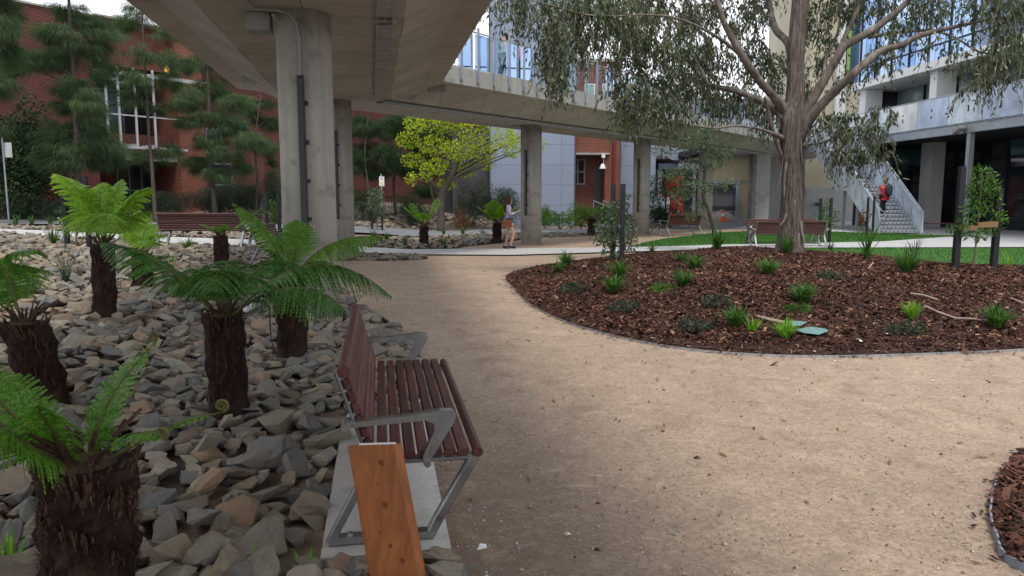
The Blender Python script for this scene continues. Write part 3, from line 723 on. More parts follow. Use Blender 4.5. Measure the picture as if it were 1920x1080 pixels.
mb.v = [(lines[k][i].x, lines[k][i].y, ZS+prof[k][1]) for i in range(len(CL)) for k in range(n)]
sf = MB(); fa = MB(); 
def sweep(m, ks):
    for i in range(len(CL)-1):
        for k in ks:
            a, b = k, (k+1) % n
            m.add([mb.v[i*n+a], mb.v[i*n+b], mb.v[(i+1)*n+b], mb.v[(i+1)*n+a]], [(0,1,2,3)])
bridge = thing('footbridge', 'raised concrete footbridge with glass balustrade bending across the top of the view', 'bridge', (-2.75, 10.3, 0))
sweep(sf, [14, 0, 1, 2, 3, 10, 11, 12, 13]); sf.build('soffit', M['soffit'], bridge, world=True)
sweep(fa, [4, 5, 6, 7, 8, 9]); fa.build('deck', M['fascia'], bridge, world=True)
for sgn in (1, -1):
    ol = offline(sgn*2.60); ol2 = offline(sgn*2.49)
    for i in range(1 if sgn < 0 else 1, len(CL)-1):
        a, b = ol[i], ol[i+1]; a2, b2 = ol2[i], ol2[i+1]; d = (b-a); Ls = d.length; d.normalize(); nv = Vector((d.y, -d.x, 0))*sgn
        k = max(1, round(Ls/((.66 if i < 4 else 1.0) if sgn > 0 else 2.6)))
        for j in range(k+1):
            if j == k and i < len(CL)-2: continue
            p = a+d*(Ls*j/k); mp = MB()
            if sgn < 0 and i > 4: continue
            Mz = Matrix.Rotation(math.atan2(d.y, d.x), 3, 'Z')
            mp.box((p.x, p.y, ZS+1.17), (.085, .022, 1.36), Mz)
            mp.box((p.x-nv.x*.01, p.y-nv.y*.01, ZS+.56), (.07, .06, .13), Mz)
            mp.tube([(p.x+nv.x*.03, p.y+nv.y*.03, ZS+.46), (p.x+nv.x*.03, p.y+nv.y*.03, ZS+.64)], .028, 8)
            mp.build('post', M['galv'], bridge, world=True)
        g = MB()
        for j in range(k):
            p, r_ = a2+d*(Ls*(j+.06)/k), a2+d*(Ls*(j+.94)/k)
            g.add([(p.x, p.y, ZS+.84), (r_.x, r_.y, ZS+.84), (r_.x, r_.y, ZS+1.72), (p.x, p.y, ZS+1.72)], [(0,1,2,3)])
        if sgn > 0 or i < 5: g.build('glass_panel', M['glass'], bridge, world=True)
        h = MB(); h.tube([(a2.x, a2.y, ZS+1.76), (b2.x, b2.y, ZS+1.76)], .022, 8); h.tube([(a2.x, a2.y, ZS+.835), (b2.x, b2.y, ZS+.835)], .012, 6)
        if sgn > 0 or i < 5: h.build('handrail', M['galv'], bridge, world=True)
# cable tray under the deck, conduits and junction boxes
tr = MB(); a, b = [Vector(offline(1.04)[i]) for i in (0, 1)], [Vector(offline(1.04)[i]) for i in (1, 2)]
def tray(p, q, w):
    d = (q-p); L = d.length; d.normalize(); nv = Vector((d.y, -d.x)); Mz = Matrix.Rotation(math.atan2(d.y, d.x), 3, 'Z'); k = int(L/.9)
    for s_ in (-w/2, w/2):
        c = (p+q)/2+nv*s_; tr.box((c.x, c.y, ZS-.075), (L, .012, .05), Mz)
    for j in range(k):
        c0 = p+d*(.9*j); tr.box((*(c0), ZS-.05), (.03, w+.1, .03), Mz); tr.box((*(c0), ZS-.03), (.02, .02, .055), Mz)
        for s_ in (-1, 1): tr.box((*(c0+nv*(w/2+.04)*s_), ZS-.04), (.012, .012, .1), Mz)
        for r in range(8):
            c = c0+d*(.06+.105*r); tr.box((c.x, c.y, ZS-.095), (.062, w, .008), Mz)
            for u_ in range(-2, 3): tr.box((*(c+d*.052+nv*w*.2*u_), ZS-.0945), (.045, .016, .006), Mz)
o1 = offline(1.04)
for i in range(3):
    p, q = o1[i], o1[i+1]
    if i == 0: p = q+(p-q)*.42
    if i < 2: tray(p, q, .21)
for i in range(2, 6):
    p, q = o1[i], o1[i+1]; d = (q-p); Mz = Matrix.Rotation(math.atan2(d.y, d.x), 3, 'Z'); c = (p+q)/2; tr.box((c.x, c.y, ZS-.075), (d.length, .2, .07), Mz)
tr.build('cable_tray', M['tray'], bridge, world=True)
jb = MB(); q = P(487, 44, 10.3); jb.rbox((q.x, q.y, ZS-.12), (.30, .34, .22), .01, Matrix.Rotation(R(10), 3, 'Z')); jb.build('junction_box', M['greybox'], bridge, world=True)
jb = MB(); q = P(821, 178, 19.4); jb.rbox((q.x-.05, q.y, ZS+.30), (.42, .34, .16), .01, Matrix.Rotation(R(20), 3, 'Z')); jb.build('junction_box', M['greybox'], bridge, world=True)
jb = MB(); q = P(476, 168, 17.6); jb.rbox((q.x, q.y, ZS+.28), (.42, .34, .2), .01); jb.build('junction_box', M['greybox'], bridge, world=True)
cd = MB(); o2 = [offline(-.35)[0], offline(-.35)[1]]; pA = Vector((*o2[0].lerp(o2[1], .86), ZS-.03)); pB = Vector((*o2[1].lerp(o2[0], .02), ZS-.03))
cd.tube([P(450, -10, 9.2).xy.to_3d()+Vector((0,0,ZS-.03)), P(474, 26, 9.8).xy.to_3d()+Vector((0,0,ZS-.03))], .018, 8)
q1 = P(512, 44, 9.9); cd.tube([(q1.x, q1.y, ZS-.1), (q1.x+.14, q1.y+.7, ZS-.22)], .02, 8)
cd.build('conduit', M['tray'], bridge, world=True); cd = MB()
w1 = [P(745, 196, 18.9), P(770, 190, 19.3), P(795, 176, 19.4), P(812, 176, 19.4), P(833, 178, 19.5), P(839, 166, 19.5)]
cd.tube([(p.x, p.y, ZS+.02 if i < 2 else ZS+.25) for i, p in enumerate(w1)], .02, 6)
cd.build('conduit', M['tray'], bridge, world=True)
# ------------------------------------------------------------------ bridge columns
M['strip_grey'] = flat('strip_grey', (.06,.062,.07), .5)
def make_column(h):
    t = thing('bridge_column', '', 'column', group='columns under the footbridge')
    s = MB(); n = 40; s.tube([(0,0,-.2),(0,0,h)], .36, n); s.build('shaft', M['concrete'], t, sm=False)
    for p in t.children[0].data.polygons: p.use_smooth = len(p.vertices) == 4
    # black strip with clips on the side facing the path
    c = MB(); c.rbox((-.0, -.385, 2.1), (.085, .06, 2.2), .01)
    st = c.build('cable_cover', M['black'], t)
    fc = MB(); fc.bb(-.030, .030, -.4185, -.4155, 1.04, 3.16); fc.build('face_strip', M['strip_grey'], st)
    for z in (1.35, 1.85, 2.35, 2.85):
        k = MB(); k.bb(.043, .085, -.41, -.35, z-.025, z+.025); k.build('clip', M['black'], t)
    d = MB(); d.tube([(0,-.378,3.19),(0,-.378,h-.36),(-.03,-.378,h-.18),(-.12,-.385,h-.08),(-.26,-.4,h-.045),(-.6,-.42,h-.04)], .017, 8)
    for z in (h-.4, h-.68): d.bb(-.06, .0, -.385, -.34, z-.012, z+.012)
    d.build('conduit', M['greybox'], t)
    return t
colp = [(-2.78, 10.3), (-4.45, 19.4), (.66, 26.0), (5.5, 32.0), (9.75, 38.0), (14.2, 44.2)]
lab = ['thick mottled concrete column in front, nearest one under the bridge', 'concrete column just behind the thick front column', 'concrete column beside the walking woman', 'concrete column left of the grey-green leaning sapling', 'concrete column behind the grey-green leaning sapling', 'farthest concrete column, just left of the gum tree trunk']
c0 = make_column(ZS-hz(*colp[0]))
for k, (x, y) in enumerate(colp):
    o = c0 if k == 0 else copy_tree(c0)
    place(o, (x, y, hz(x, y) if k < 2 else 0), R([6, 4, -30, -30, -24, -18][k]), lab[k])
q = MB(); p_ = P(1424, 424, 42.5); q.bb(-.42, .42, -.2, .2, -.1, ZS+.1); q = tag(q.build('concrete_pier', M['fascia']), 'flat grey concrete pier between the farthest round column and the gum tree trunk', 'pier'); q.location = (p_.x, p_.y, 0); q.rotation_euler = (0, 0, R(12))
# white uplights at the foot of two columns
for u, v, l in ((991, 457, 'small white rounded light at the foot of the column beside the woman'), (1209, 437, 'small white rounded light at the foot of the column by the aluminium bench'), (1333, 429, 'small white rounded light at the foot of the column behind the leaning sapling')):
    g = G(u, v); m = MB(); m.tube([(0,0,0),(0,0,.14),(0,0,.2),(0,0,.24),(0,0,.255)], [.085,.085,.075,.045,.01], 14)
    o = m.build('uplight', M['white'], sm=True); o.location = g; tag(o, l, 'light')
# ------------------------------------------------------------------ tree ferns
def bez(p, t):
    if len(p) == 3: return p[0]*(1-t)**2+p[1]*2*t*(1-t)+p[2]*t*t
    return p[0]*(1-t)**3+p[1]*3*t*(1-t)**2+p[2]*3*t*t*(1-t)+p[3]*t**3
def frond(parent, ctl, width, mat, npin=26, npl=13, droop=.25, start=.16, side=None, curl=False, stalk=.011, flat_=.0):
    ctl = [Vector(c) for c in ctl]; V = []
    m = 26; pts = [bez(ctl, i/m) for i in range(m+1)]
    Ltot = sum((pts[i+1]-pts[i]).length for i in range(m)); gap = Ltot*(1-start)/npin
    def at(t): 
        p = bez(ctl, t); d = (bez(ctl, min(1, t+.01))-bez(ctl, max(0, t-.01))).normalized(); return p, d
    for i in range(npin):
        t = start+(1-start)*(i+.5)/npin; p, T = at(t)
        S = T.cross(Vector((0,0,1)))
        if S.length < .15: S = side or Vector((1, 0, 0))
        S.normalize()
        if side is not None: S = (S*.4+side.normalized()*.6 if S.dot(side) > 0 else S*-.4+side.normalized()*.6).normalized()
        N = S.cross(T).normalized()
        x = (t-start)/(1-start); prf = (min(1, .35+x/.3) if x < .3 else 1)*(1-max(0, (x-.45)/.55)**1.6*.93)
        L = width*prf*random.uniform(.9, 1.08)
        for sg in (-1, 1):
            D0 = (S*sg*.9+T*.42+N*.08).normalized(); dr = droop*random.uniform(.75, 1.25); nn = max(4, int(npl*(.35+.65*prf)))
            base = p; prev = p; w0 = L/nn; rl = random.gauss(0, .35)
            for j in range(nn):
                f = (j+1)/nn; q = p+D0*L*f+Vector((0,0,-1))*dr*L*f*f*1.0
                dd = (q-prev).normalized(); lat = dd.cross(N)
                if lat.length < .05: lat = T.copy()
                lat.normalize(); lat = (lat+N*rl).normalized()
                pl = gap*1.0*(1-.62*f**1.7)*random.uniform(.85, 1.1)
                for s2 in (-1, 1):
                    e = (lat*s2*.88+dd*.46+Vector((0,0,-.16))).normalized()
                    c = prev.lerp(q, .5); mid = c+e*pl*.5; h = dd*(w0*.56)
                    V += [c-h, mid-h*.85, c+e*pl, mid+h*.7, c+h] if s2 > 0 else [c-h, c+h, mid+h*.7, c+e*pl, mid-h*.85]
                cw = gap*.34*(1-.7*f); V += [prev-lat*(gap*.34*(1-.7*(f-1/nn))), (prev+q)/2-lat*cw, q-lat*cw*.9, q+lat*cw*.9, prev+lat*(gap*.34*(1-.7*(f-1/nn)))]
                prev = q
    o = np_mesh('frond', [tuple(v) for v in V], 5, mat, parent, world=True)
    s = MB(); s.tube(pts, [stalk*(1-.82*i/m) for i in range(m+1)], 6)
    if curl:
        e = pts[-1]; T = (pts[-1]-pts[-3]).normalized(); U = Vector((0,0,1)); U = (U-T*U.dot(T)).normalized(); sp = []
        for k in range(34):
            a = k*.36; r = curl*(1-k/36); sp.append(e+U*curl+T*math.sin(a)*r-U*math.cos(a)*r)
        s.tube(sp, [stalk*.62*(1-.6*k/34)+.0015 for k in range(34)], 6)
    s.build('stalk', M['stalk'], o, world=True, sm=True)
    return o
t_ = NT('fern_hair'); M['fibrehair'] = t_.out(t_.ramp(t_.n('ShaderNodeNewGeometry').outputs['Random Per Island'], [(0,(.010,.005,.004)),(.6,(.035,.017,.012)),(.9,(.075,.04,.026)),(1,(.17,.1,.06))]), .95, 0, .1)
def fern_trunk(t, base, top, r0, r1, nst=260, detail=14):
    base, top = Vector(base), Vector(top); ax = top-base; s = MB(); n = 26; m = 12; vs = []
    for i in range(m+1):
        f = i/m; c = base+ax*f; r = r0+(r1-r0)*f+.0
        for k in range(n):
            w = 2*PI*k/n; rr = r*(1+.10*math.sin(w*3+i*1.3)+random.uniform(-.10, .10)); vs.append(c+Vector((math.cos(w)*rr, math.sin(w)*rr, random.uniform(-.01, .01))))
    s.add(vs, [(i*n+k, i*n+(k+1)%n, (i+1)*n+(k+1)%n, (i+1)*n+k) for i in range(m) for k in range(n)]+[tuple(range(m*n, m*n+n))])
    s.build('trunk', M['fibre'], t, world=True)
    # shaggy fibres and old frond stubs
    V = []; axn = ax.normalized()
    for k in range(nst*14):
        f = random.random(); w = random.uniform(0, 2*PI); r = (r0+(r1-r0)*f)*1.0; c = base+ax*f+Vector((math.cos(w)*r, math.sin(w)*r, 0))
        o = Vector((math.cos(w), math.sin(w), 0)); tg = Vector((-o.y, o.x, 0)); L = r0*random.uniform(.10, .42); d = (axn*random.uniform(-1.0, 1.2)+o*random.uniform(.15, .9)+tg*random.uniform(-.7, .7)).normalized(); wd = r0*random.uniform(.006, .018)
        V += [c-tg*wd, c+tg*wd, c+d*L]
    np_mesh('fibre', [tuple(v) for v in V], 3, M['fibrehair'], t, world=True)
    b = MB()
    for k in range(nst):
        f = .52+.5*random.random()**.7 if random.random() < .8 else random.random(); w = random.uniform(0, 2*PI); r = (r0+(r1-r0)*f)*.97; c = base+ax*f+Vector((math.cos(w)*r, math.sin(w)*r, 0))
        o = Vector((math.cos(w), math.sin(w), 0)); tp_ = smooth(.8, 1.02, f); L = r0*random.uniform(.3, .6)*(.55+.6*f+.25*tp_); d = (axn+o*(random.uniform(.0, .22)+tp_*random.uniform(.1, .75))+Vector((random.uniform(-.15, .15), random.uniform(-.15, .15), 0))).normalized(); q_ = random.uniform(.6, 1.25)
        b.tube([c-d*L*.5, c+d*L*.2, c+d*L*.5+o*random.uniform(-.004, .012)], [r0*.03*q_, r0*.042*q_, r0*.03*q_], 5)
    b.build('old_stub_clumps', M['stub'], t, world=True)
def fern(label, u0, v0, u1, v1, Y, r, fronds, mat, Yt=None, npin=26, npl=13, top_r=None):
    r *= .82; top_r = top_r*.82 if top_r else None
    base = P(u0, v0, Y); z = hz(base.x, Y); base.z = z-.05; top = P(u1, v1, Yt or Y)
    t = thing('tree_fern', label, 'tree fern', (base.x, base.y, z), group='tree ferns in the rock beds')
    FERNXY.append((base.x, base.y, r))
    fern_trunk(t, base, top, r, top_r or r*.98, nst=max(40, int(300*min(1, 3.6/Y*1.1))))
    if fronds:
        k = MB(); k.tube([top-Vector((0,0,.05)), top+Vector((0,0,r*.12)), top+Vector((0,0,r*.3))], [r*.8, r*.55, .02], 10)
        for i in range(16):
            w_ = random.uniform(0, 2*PI); o_ = Vector((math.cos(w_), math.sin(w_), 0)); l_ = r*random.uniform(.5, 1.15)
            k.tube([top+o_*r*.35-Vector((0,0,.02)), top+o_*r*.62+Vector((0,0,l_*.55)), top+o_*r*random.uniform(.8, 1.25)+Vector((0,0,l_))], [r*.085, r*.07, r*.035], 6)
        k.build('crown', M['stub'], t, world=True)
    for f in fronds:
        tip = P(f[0], f[1], Y+f[2]); mid = P(f[3], f[4], Y+f[5]); kw = f[6] if len(f) > 6 else {}
        c0 = Vector(top)+Vector(((tip.x-top.x)*.05, (tip.y-top.y)*.05, -.02))
        # the curve passes through mid at its middle
        ctl = mid*2-(c0+tip)*.5
        kw = dict(kw); w = kw.pop('w', .3); mm = kw.pop('m', mat)
        frond(t, [c0, ctl, tip], w, M[mm], kw.pop('np', npin), kw.pop('nl', npl), **kw)
    return t
Xp = Vector((1, 0, 0))
fern('shaggy brown fern trunk with pale green fronds in the near left corner', 170, 1130, 165, 872, 2.95, .215, [
    (-70, 665, .05, 45, 800, .0, dict(w=.30, droop=.2, m='fern_mid', stalk=.016)),
    (-90, 700, -.30, 30, 820, -.2, dict(w=.30, droop=.5, m='fern_mid', stalk=.016)),
    (292, 640, .35, 200, 762, .12, dict(w=.105, m='fern_mid', np=17, nl=9, droop=.1, curl=.024, start=.22, stalk=.009)),
    (418, 772, .15, 290, 815, .08, dict(w=.05, m='fern_mid', np=12, nl=6, droop=.1, curl=.028, start=.45, stalk=.012)),
    (306, 822, -.12, 235, 818, -.05, dict(w=.085, m='fern_mid', np=14, nl=8, droop=.5, curl=.024, start=.2, stalk=.010)),
    (188, 800, .1, 184, 822, .05, dict(w=.09, m='fern_mid', np=12, nl=8, droop=.4, start=.2, stalk=.008)),
    (70, 760, -.3, 100, 810, -.15, dict(w=.16, m='fern_mid', np=22, nl=11, droop=.6, stalk=.012)),
], 'fern_mid', npin=30, npl=16)
fern('leaning dark fern trunk with one arching frond at the left edge', 100, 765, 45, 606, 5.7, .175, [
    (72, 470, .1, 14, 500, .1, dict(w=.36, droop=.5, np=30, nl=15)), (-60, 500, .1, 0, 500, .1, dict(w=.34, droop=.55)), (-90, 590, 0, -20, 545, 0, dict(w=.3, droop=.6)),
], 'fern_mid', top_r=.2)
fern('tall tree fern with a bright lime green crown at left', 197, 600, 193, 458, 9.0, .158, [
    (103, 326, .1, 158, 372, .05, dict(w=.36, droop=.3)), (196, 342, .5, 186, 392, .2, dict(w=.34, droop=.35)), (228, 338, .2, 212, 385, .1, dict(w=.32, droop=.3)),
    (278, 352, .0, 238, 385, 0, dict(w=.34, droop=.4)), (150, 436, -.3, 160, 404, -.15, dict(w=.34, droop=.5)), (196, 440, -.5, 200, 402, -.28, dict(w=.36, droop=.5)),
    (287, 398, .1, 245, 408, .05, dict(w=.26, droop=.5)), (238, 432, -.3, 226, 410, -.15, dict(w=.3, droop=.5)),
], 'fern_bright', npin=24, npl=12)
fern('broad dark green tree fern in the middle of the rock bed', 432, 788, 418, 592, 5.5, .168, [
    (733, 556, .3, 585, 497, .2, dict(w=.30, droop=.75, np=36, nl=16)), (648, 592, -.3, 545, 540, -.15, dict(w=.28, droop=.7, np=34, nl=16)),
    (192, 456, .35, 300, 494, .2, dict(w=.26, droop=.6, np=34, nl=15)), (318, 540, -.1, 360, 540, -.05, dict(w=.2, droop=.6)),
    (548, 500, .75, 490, 498, .4, dict(w=.30, droop=.5, np=30)), (400, 545, -.5, 412, 512, -.22, dict(w=.26, droop=.7)), (352, 508, .5, 385, 518, .25, dict(w=.28, droop=.5)),
    (470, 545, -.35, 450, 525, -.15, dict(w=.25, droop=.7)), (430, 492, .7, 424, 505, .4, dict(w=.28, droop=.5)),
], 'fern_dark', npin=26, npl=13)
fern('tree fern with long upright fronds just behind the broad dark green one', 550, 680, 543, 520, 7.4, .178, [
    (437, 381, .2, 498, 436, .1, dict(w=.2, droop=.5, np=30, m='fern_mid')), (556, 413, .3, 556, 460, .15, dict(w=.24, droop=.2, m='fern_mid')),
    (722, 444, .3, 620, 458, .15, dict(w=.24, droop=.95, np=32, m='fern_mid')), (487, 468, -.1, 520, 478, 0, dict(w=.1, droop=.3, np=14, m='fern_mid')),
    (618, 500, -.5, 585, 492, -.25, dict(w=.24, droop=.6)),
], 'fern_dark')
fern('dark fern trunk with yellow green fronds right of the tall lime one', 268, 548, 266, 478, 11.6, .175, [
    (240, 428, .1, 250, 448, .05, dict(w=.26, droop=.3)), (274, 418, .2, 270, 440, .1, dict(w=.26, droop=.3)), (262, 395, .4, 262, 432, .2, dict(w=.26, droop=.3)),
    (300, 446, -.1, 284, 446, 0, dict(w=.26, droop=.4)), (278, 462, -.4, 272, 452, -.2, dict(w=.26, droop=.5)),
], 'fern_bright', npin=20, npl=9)
fern('short fern stump with sparse fronds in front of the end-on bench', 416, 498, 413, 442, 15, .168, [
    (373, 420, 0, 392, 426, 0, dict(w=.1, droop=.3, np=14)), (491, 390, .2, 452, 418, .1, dict(w=.16, droop=.4)), (422, 420, -.1, 418, 432, 0, dict(w=.16, droop=.4)), (400, 424, .2, 406, 430, .1, dict(w=.14, droop=.4)),
], 'fern_mid', npin=18, npl=7)
fern('small tree fern with five bright fronds left of the walking woman', 795, 458, 795, 424, 25.5, .185, [
    (757, 388, 0, 772, 400, 0, dict(w=.3)), (771, 381, .2, 780, 398, .1, dict(w=.3)), (833, 379, 0, 818, 396, 0, dict(w=.3)), (821, 372, .3, 812, 394, .15, dict(w=.3)), (792, 402, -.6, 793, 404, -.3, dict(w=.3, droop=.4)),
], 'fern_bright', npin=20, npl=7)
fern('small tree fern with a paddle-shaped bright frond right behind the woman', 932, 453, 932, 418, 26.9, .2, [
    (892, 386, 0, 910, 398, 0, dict(w=.26)), (925, 376, .2, 928, 396, .1, dict(w=.5)), (972, 385, .1, 955, 398, 0, dict(w=.28)), (944, 384, -.2, 939, 400, -.1, dict(w=.36)), (916, 392, -.4, 922, 402, -.2, dict(w=.36)),
], 'fern_bright', npin=20, npl=7)
fern('small tree fern beyond the path in front of the red brick doorway', 1109, 441, 1109, 410, 32, .2, [
    (1075, 385, 0, 1092, 394, 0, dict(w=.34)), (1150, 377, 0, 1128, 392, 0, dict(w=.3)), (1112, 388, .4, 1110, 396, .2, dict(w=.3)), (1090, 400, -.4, 1098, 400, -.2, dict(w=.3)),
], 'fern_mid', npin=18, npl=7)
# black irrigation hoses by two ferns, white pipe among the rocks
def hose(pts, r, m, name, label, cat):
    mb = MB(); mb.tube(catmull([tuple(p) for p in pts], 5, False), r, 8); return tag(mb.build(name, m, sm=True), label, cat)
hose([P(392, 742, 5.3), P(391, 768, 5.25), P(388, 782, 5.2), P(380, 798, 5.1)], .006, M['black'], 'irrigation_hose', 'thin black irrigation hose beside the broad dark green tree fern trunk', 'hose')
hose([P(506, 575, 7.2), P(507, 620, 7.2), P(512, 650, 7.15), P(522, 676, 7.1)], .007, M['black'], 'irrigation_hose', 'thin black irrigation hose beside the fern trunk behind the broad green one', 'hose')
a, b = G(455, 601), G(496, 585); hose([a+Vector((0,0,.13)), (a+b)/2+Vector((0,0,.15)), b+Vector((0,0,.17))], .045, M['white'], 'drain_pipe', 'white plastic pipe poking out of the rocks between two tree ferns', 'pipe')
# ------------------------------------------------------------------ foliage tools
def leaves(base, dirs, L, W, cup=.0):
    """rhomb leaves: base (n,3), dirs (n,3) unit, length and width arrays"""
    n = len(base); r = RN.normal(0, 1, (n, 3)); s = np.cross(dirs, r); s /= np.linalg.norm(s, axis=1)[:,None]+1e-9
    L = np.broadcast_to(np.asarray(L, float), (n,))[:,None]; W = np.broadcast_to(np.asarray(W, float), (n,))[:,None]
    mid = base+dirs*L*.45
    return np.stack([base, mid-s*W/2, base+dirs*L, mid+s*W/2], 1).reshape(-1, 3)
def unit(a): return a/(np.linalg.norm(a, axis=1)[:,None]+1e-9)
def ell(n, c, r, shell=.5):
    d = unit(RN.normal(0, 1, (n, 3))); q = RN.random(n)**(1/3)
    q = shell*np.sqrt(q)+(1-shell)*q
    return np.array(c)+d*q[:,None]*np.array(r)
def hang_clump(c, r, nspray, L=.15, W=.03, per=13, spread=.35):
    """drooping sprays of pendulous leaves; returns leaf verts and twig lines"""
    V = []; tw = []
    st = ell(nspray, c, r)
    for p in st:
        a = random.uniform(0, 2*PI); h = np.array((math.cos(a), math.sin(a), .2))*spread*random.uniform(.4, 1.1); ln = random.uniform(.3, .7)
        t = np.linspace(0, 1, per)[:,None]; q = p+h*t+np.array((0,0,-1))*ln*t*t
        q = q+RN.normal(0, .025, q.shape)
        d = unit(np.array((0,0,-1))+RN.normal(0, .42, (per, 3))+h*.5)
        V.append(leaves(q, d, L*RN.uniform(.6, 1.25, per), W*RN.uniform(.7, 1.2, per))); tw.append((p, p+h*.5+np.array((0,0,-.25*ln)), p+h+np.array((0,0,-ln))))
    return np.concatenate(V), tw
def leaf_clump(c, r, n, L, W, up=.0, shell=.5):
    p = ell(n, c, r, shell); d = unit(RN.normal(0, 1, (n, 3))+(p-np.array(c))/np.array(r)*.7+np.array((0, 0, up)))
    return leaves(p, d, L*RN.uniform(.6, 1.3, n), W*RN.uniform(.7, 1.2, n))
def limb(mb, pts, r0, r1, n=9, k=4):
    c = catmull([tuple(p) for p in pts], k, False); m = len(c); mb.tube(c, [r0+(r1-r0)*i/(m-1) for i in range(m)], n)
def np_tubes(lines, r):
    """thin square-less twigs: flat crossed ribbons as quads"""
    V = []
    for ln in lines:
        for a, b in zip(ln, ln[1:]):
            a = np.array(a); b = np.array(b); d = b-a; s = np.cross(d, (.3, .8, .5)); s = s/(np.linalg.norm(s)+1e-9)*r
            V += [a-s, a+s, b+s*.8, b-s*.8]
    return np.array(V)
# ------------------------------------------------------------------ the big gum tree
GY = 17.3
tb = P(1483, 466, GY); gum = thing('gum_tree', 'big gum tree with peeling grey brown bark and drooping leaves on the mulch mound', 'tree', (tb.x, tb.y, .3))
def gp(u, v, dy=0): return P(u, v, GY+dy)
tr = MB()
tp = [(1482, 500, .46), (1482, 468, .36), (1483, 445, .32), (1486, 400, .288), (1487, 340, .27), (1484, 290, .275), (1483, 240, .295), (1485, 215, .28), (1490, 180, .23), (1491, 120, .20), (1494, 60, .19), (1499, 0, .175), (1504, -90, .17), (1496, -220, .12), (1505, -380, .05)]
c = catmull([tuple(gp(u, v)) for u, v, r in tp], 4, False); rr = catmull([(r,) for u, v, r in tp], 4, False)
n = 34; vs = []
for i, p in enumerate(c):
    for k in range(n):
        w = 2*PI*k/n; z = p[2]; fl = max(0, 1-(z-.3)/.8)
        r = rr[i][0]*.88*(1+.07*math.sin(3*w+z*.6)+.045*math.sin(7*w+1.3*math.sin(z*.9))+.03*math.sin(13*w-z*.8)+fl*.06*math.sin(5*w))
        vs.append((p[0]+math.cos(w)*r, p[1]+math.sin(w)*r, z))
tr.add(vs, [(i*n+k, i*n+(k+1)%n, (i+1)*n+(k+1)%n, (i+1)*n+k) for i in range(len(c)-1) for k in range(n)])
tk = tr.build('trunk', M['gumbark'], gum, sm=True, world=True)
# peeling bark strips
st = MB()
for k in range(46):
    i = random.randrange(5, 34); p = c[i]; w = random.uniform(0, 2*PI); r = rr[i][0]*.88; L = random.uniform(.25, .9)
    o = Vector((math.cos(w), math.sin(w), 0)); tg = Vector((-o.y, o.x, 0)); q = Vector(p)+o*r; wd = random.uniform(.012, .04); lift = random.uniform(.02, .16)
    a = [q, q-Vector((0,0,L*.5))+o*lift*.35, q-Vector((0,0,L))+o*lift+tg*random.uniform(-.08, .08)]
    st.add([a[0]-tg*wd, a[0]+tg*wd, a[1]+tg*wd, a[1]-tg*wd, a[2]+tg*wd*.4, a[2]-tg*wd*.4], [(0,1,2,3), (3,2,4,5)])
st.build('loose_bark', M['gumlimb'], tk, world=True)
LB = [
 [(1488, 130, .22), (1478, 82, .13), (1455, 56, .12), (1444, 17, .105), (1438, -40, .09), (1425, -140, .05)],
 [(1478, 215, .2), (1450, 180, .14), (1426, 154, .13), (1396, 111, .115), (1371, 69, .10), (1354, 33, .09), (1340, -15, .08), (1310, -110, .05)],
 [(1475, 225, .18), (1440, 196, .12), (1384, 172, .10), (1334, 161, .085), (1298, 150, .07), (1240, 120, .05), (1190, 66, .035), (1120, 40, .022)],
 [(1474, 262, .12), (1449, 250, .06), (1420, 241, .045), (1382, 236, .038), (1340, 240, .03), (1304, 236, .02)],
 [(1490, 250, .24), (1512, 208, .18), (1545, 150, .155), (1570, 108, .145), (1582, 88, .14), (1612, 70, .13), (1645, 50, .12), (1690, 14, .10), (1730, -30, .08), (1790, -110, .05)],
 [(1495, 262, .25), (1524, 215, .17), (1560, 176, .15), (1596, 142, .135), (1649, 97, .11), (1690, 84, .095), (1724, 67, .085), (1778, 53, .065), (1830, 42, .05), (1880, 33, .035), (1960, 60, .02)],
 [(1628, 70, .07), (1690, 60, .05), (1751, 58, .042), (1795, 73, .036), (1822, 90, .03), (1850, 100, .025), (1905, 92, .015)],
 [(1575, 90, .09), (1590, 56, .07), (1604, 27, .06), (1618, -10, .055), (1640, -100, .03)],
 [(1500, 276, .08), (1522, 271, .04), (1547, 266, .034), (1575, 250, .026), (1600, 238, .02), (1640, 230, .012)],
 [(1330, 161, .07), (1280, 70, .04), (1240, 10, .03), (1180, -60, .02)],
 [(1400, 114, .07), (1340, 66, .05), (1250, 30, .035), (1120, 30, .025), (1040, 12, .02), (960, -10, .012)],
 [(1300, 150, .05), (1240, 190, .03), (1200, 215, .02)], [(1160, 60, .02), (1100, 75, .018), (1040, 80, .012)],
 [(1812, 48, .04), (1850, 8, .03), (1885, -40, .02)], [(1545, 150, .06), (1549, 110, .05), (1575, 40, .04), (1560, -60, .03)],
 [(1470, 300, .05), (1456, 268, .07), (1440, 210, .075), (1434, 182, .05)],
]
DY = [.8, -.6, .3, -.9, -.3, -.8, -1.2, .3, -.6, 1.2, -1.6, .8, -1.9, -1.4, .9, -.45]
for q, d in zip(LB, DY):
    b = MB(); m = len(q); pc = catmull([tuple(gp(u, v, d*min(1, i/3)*(1+.12*i))) for i, (u, v, r) in enumerate(q)], 4, False); rc = catmull([(r*.66,) for u, v, r in q], 4, False)
    b.tube(pc, [x[0] for x in rc], 10); b.build('limb', M['gumlimb'], gum, sm=True, world=True)
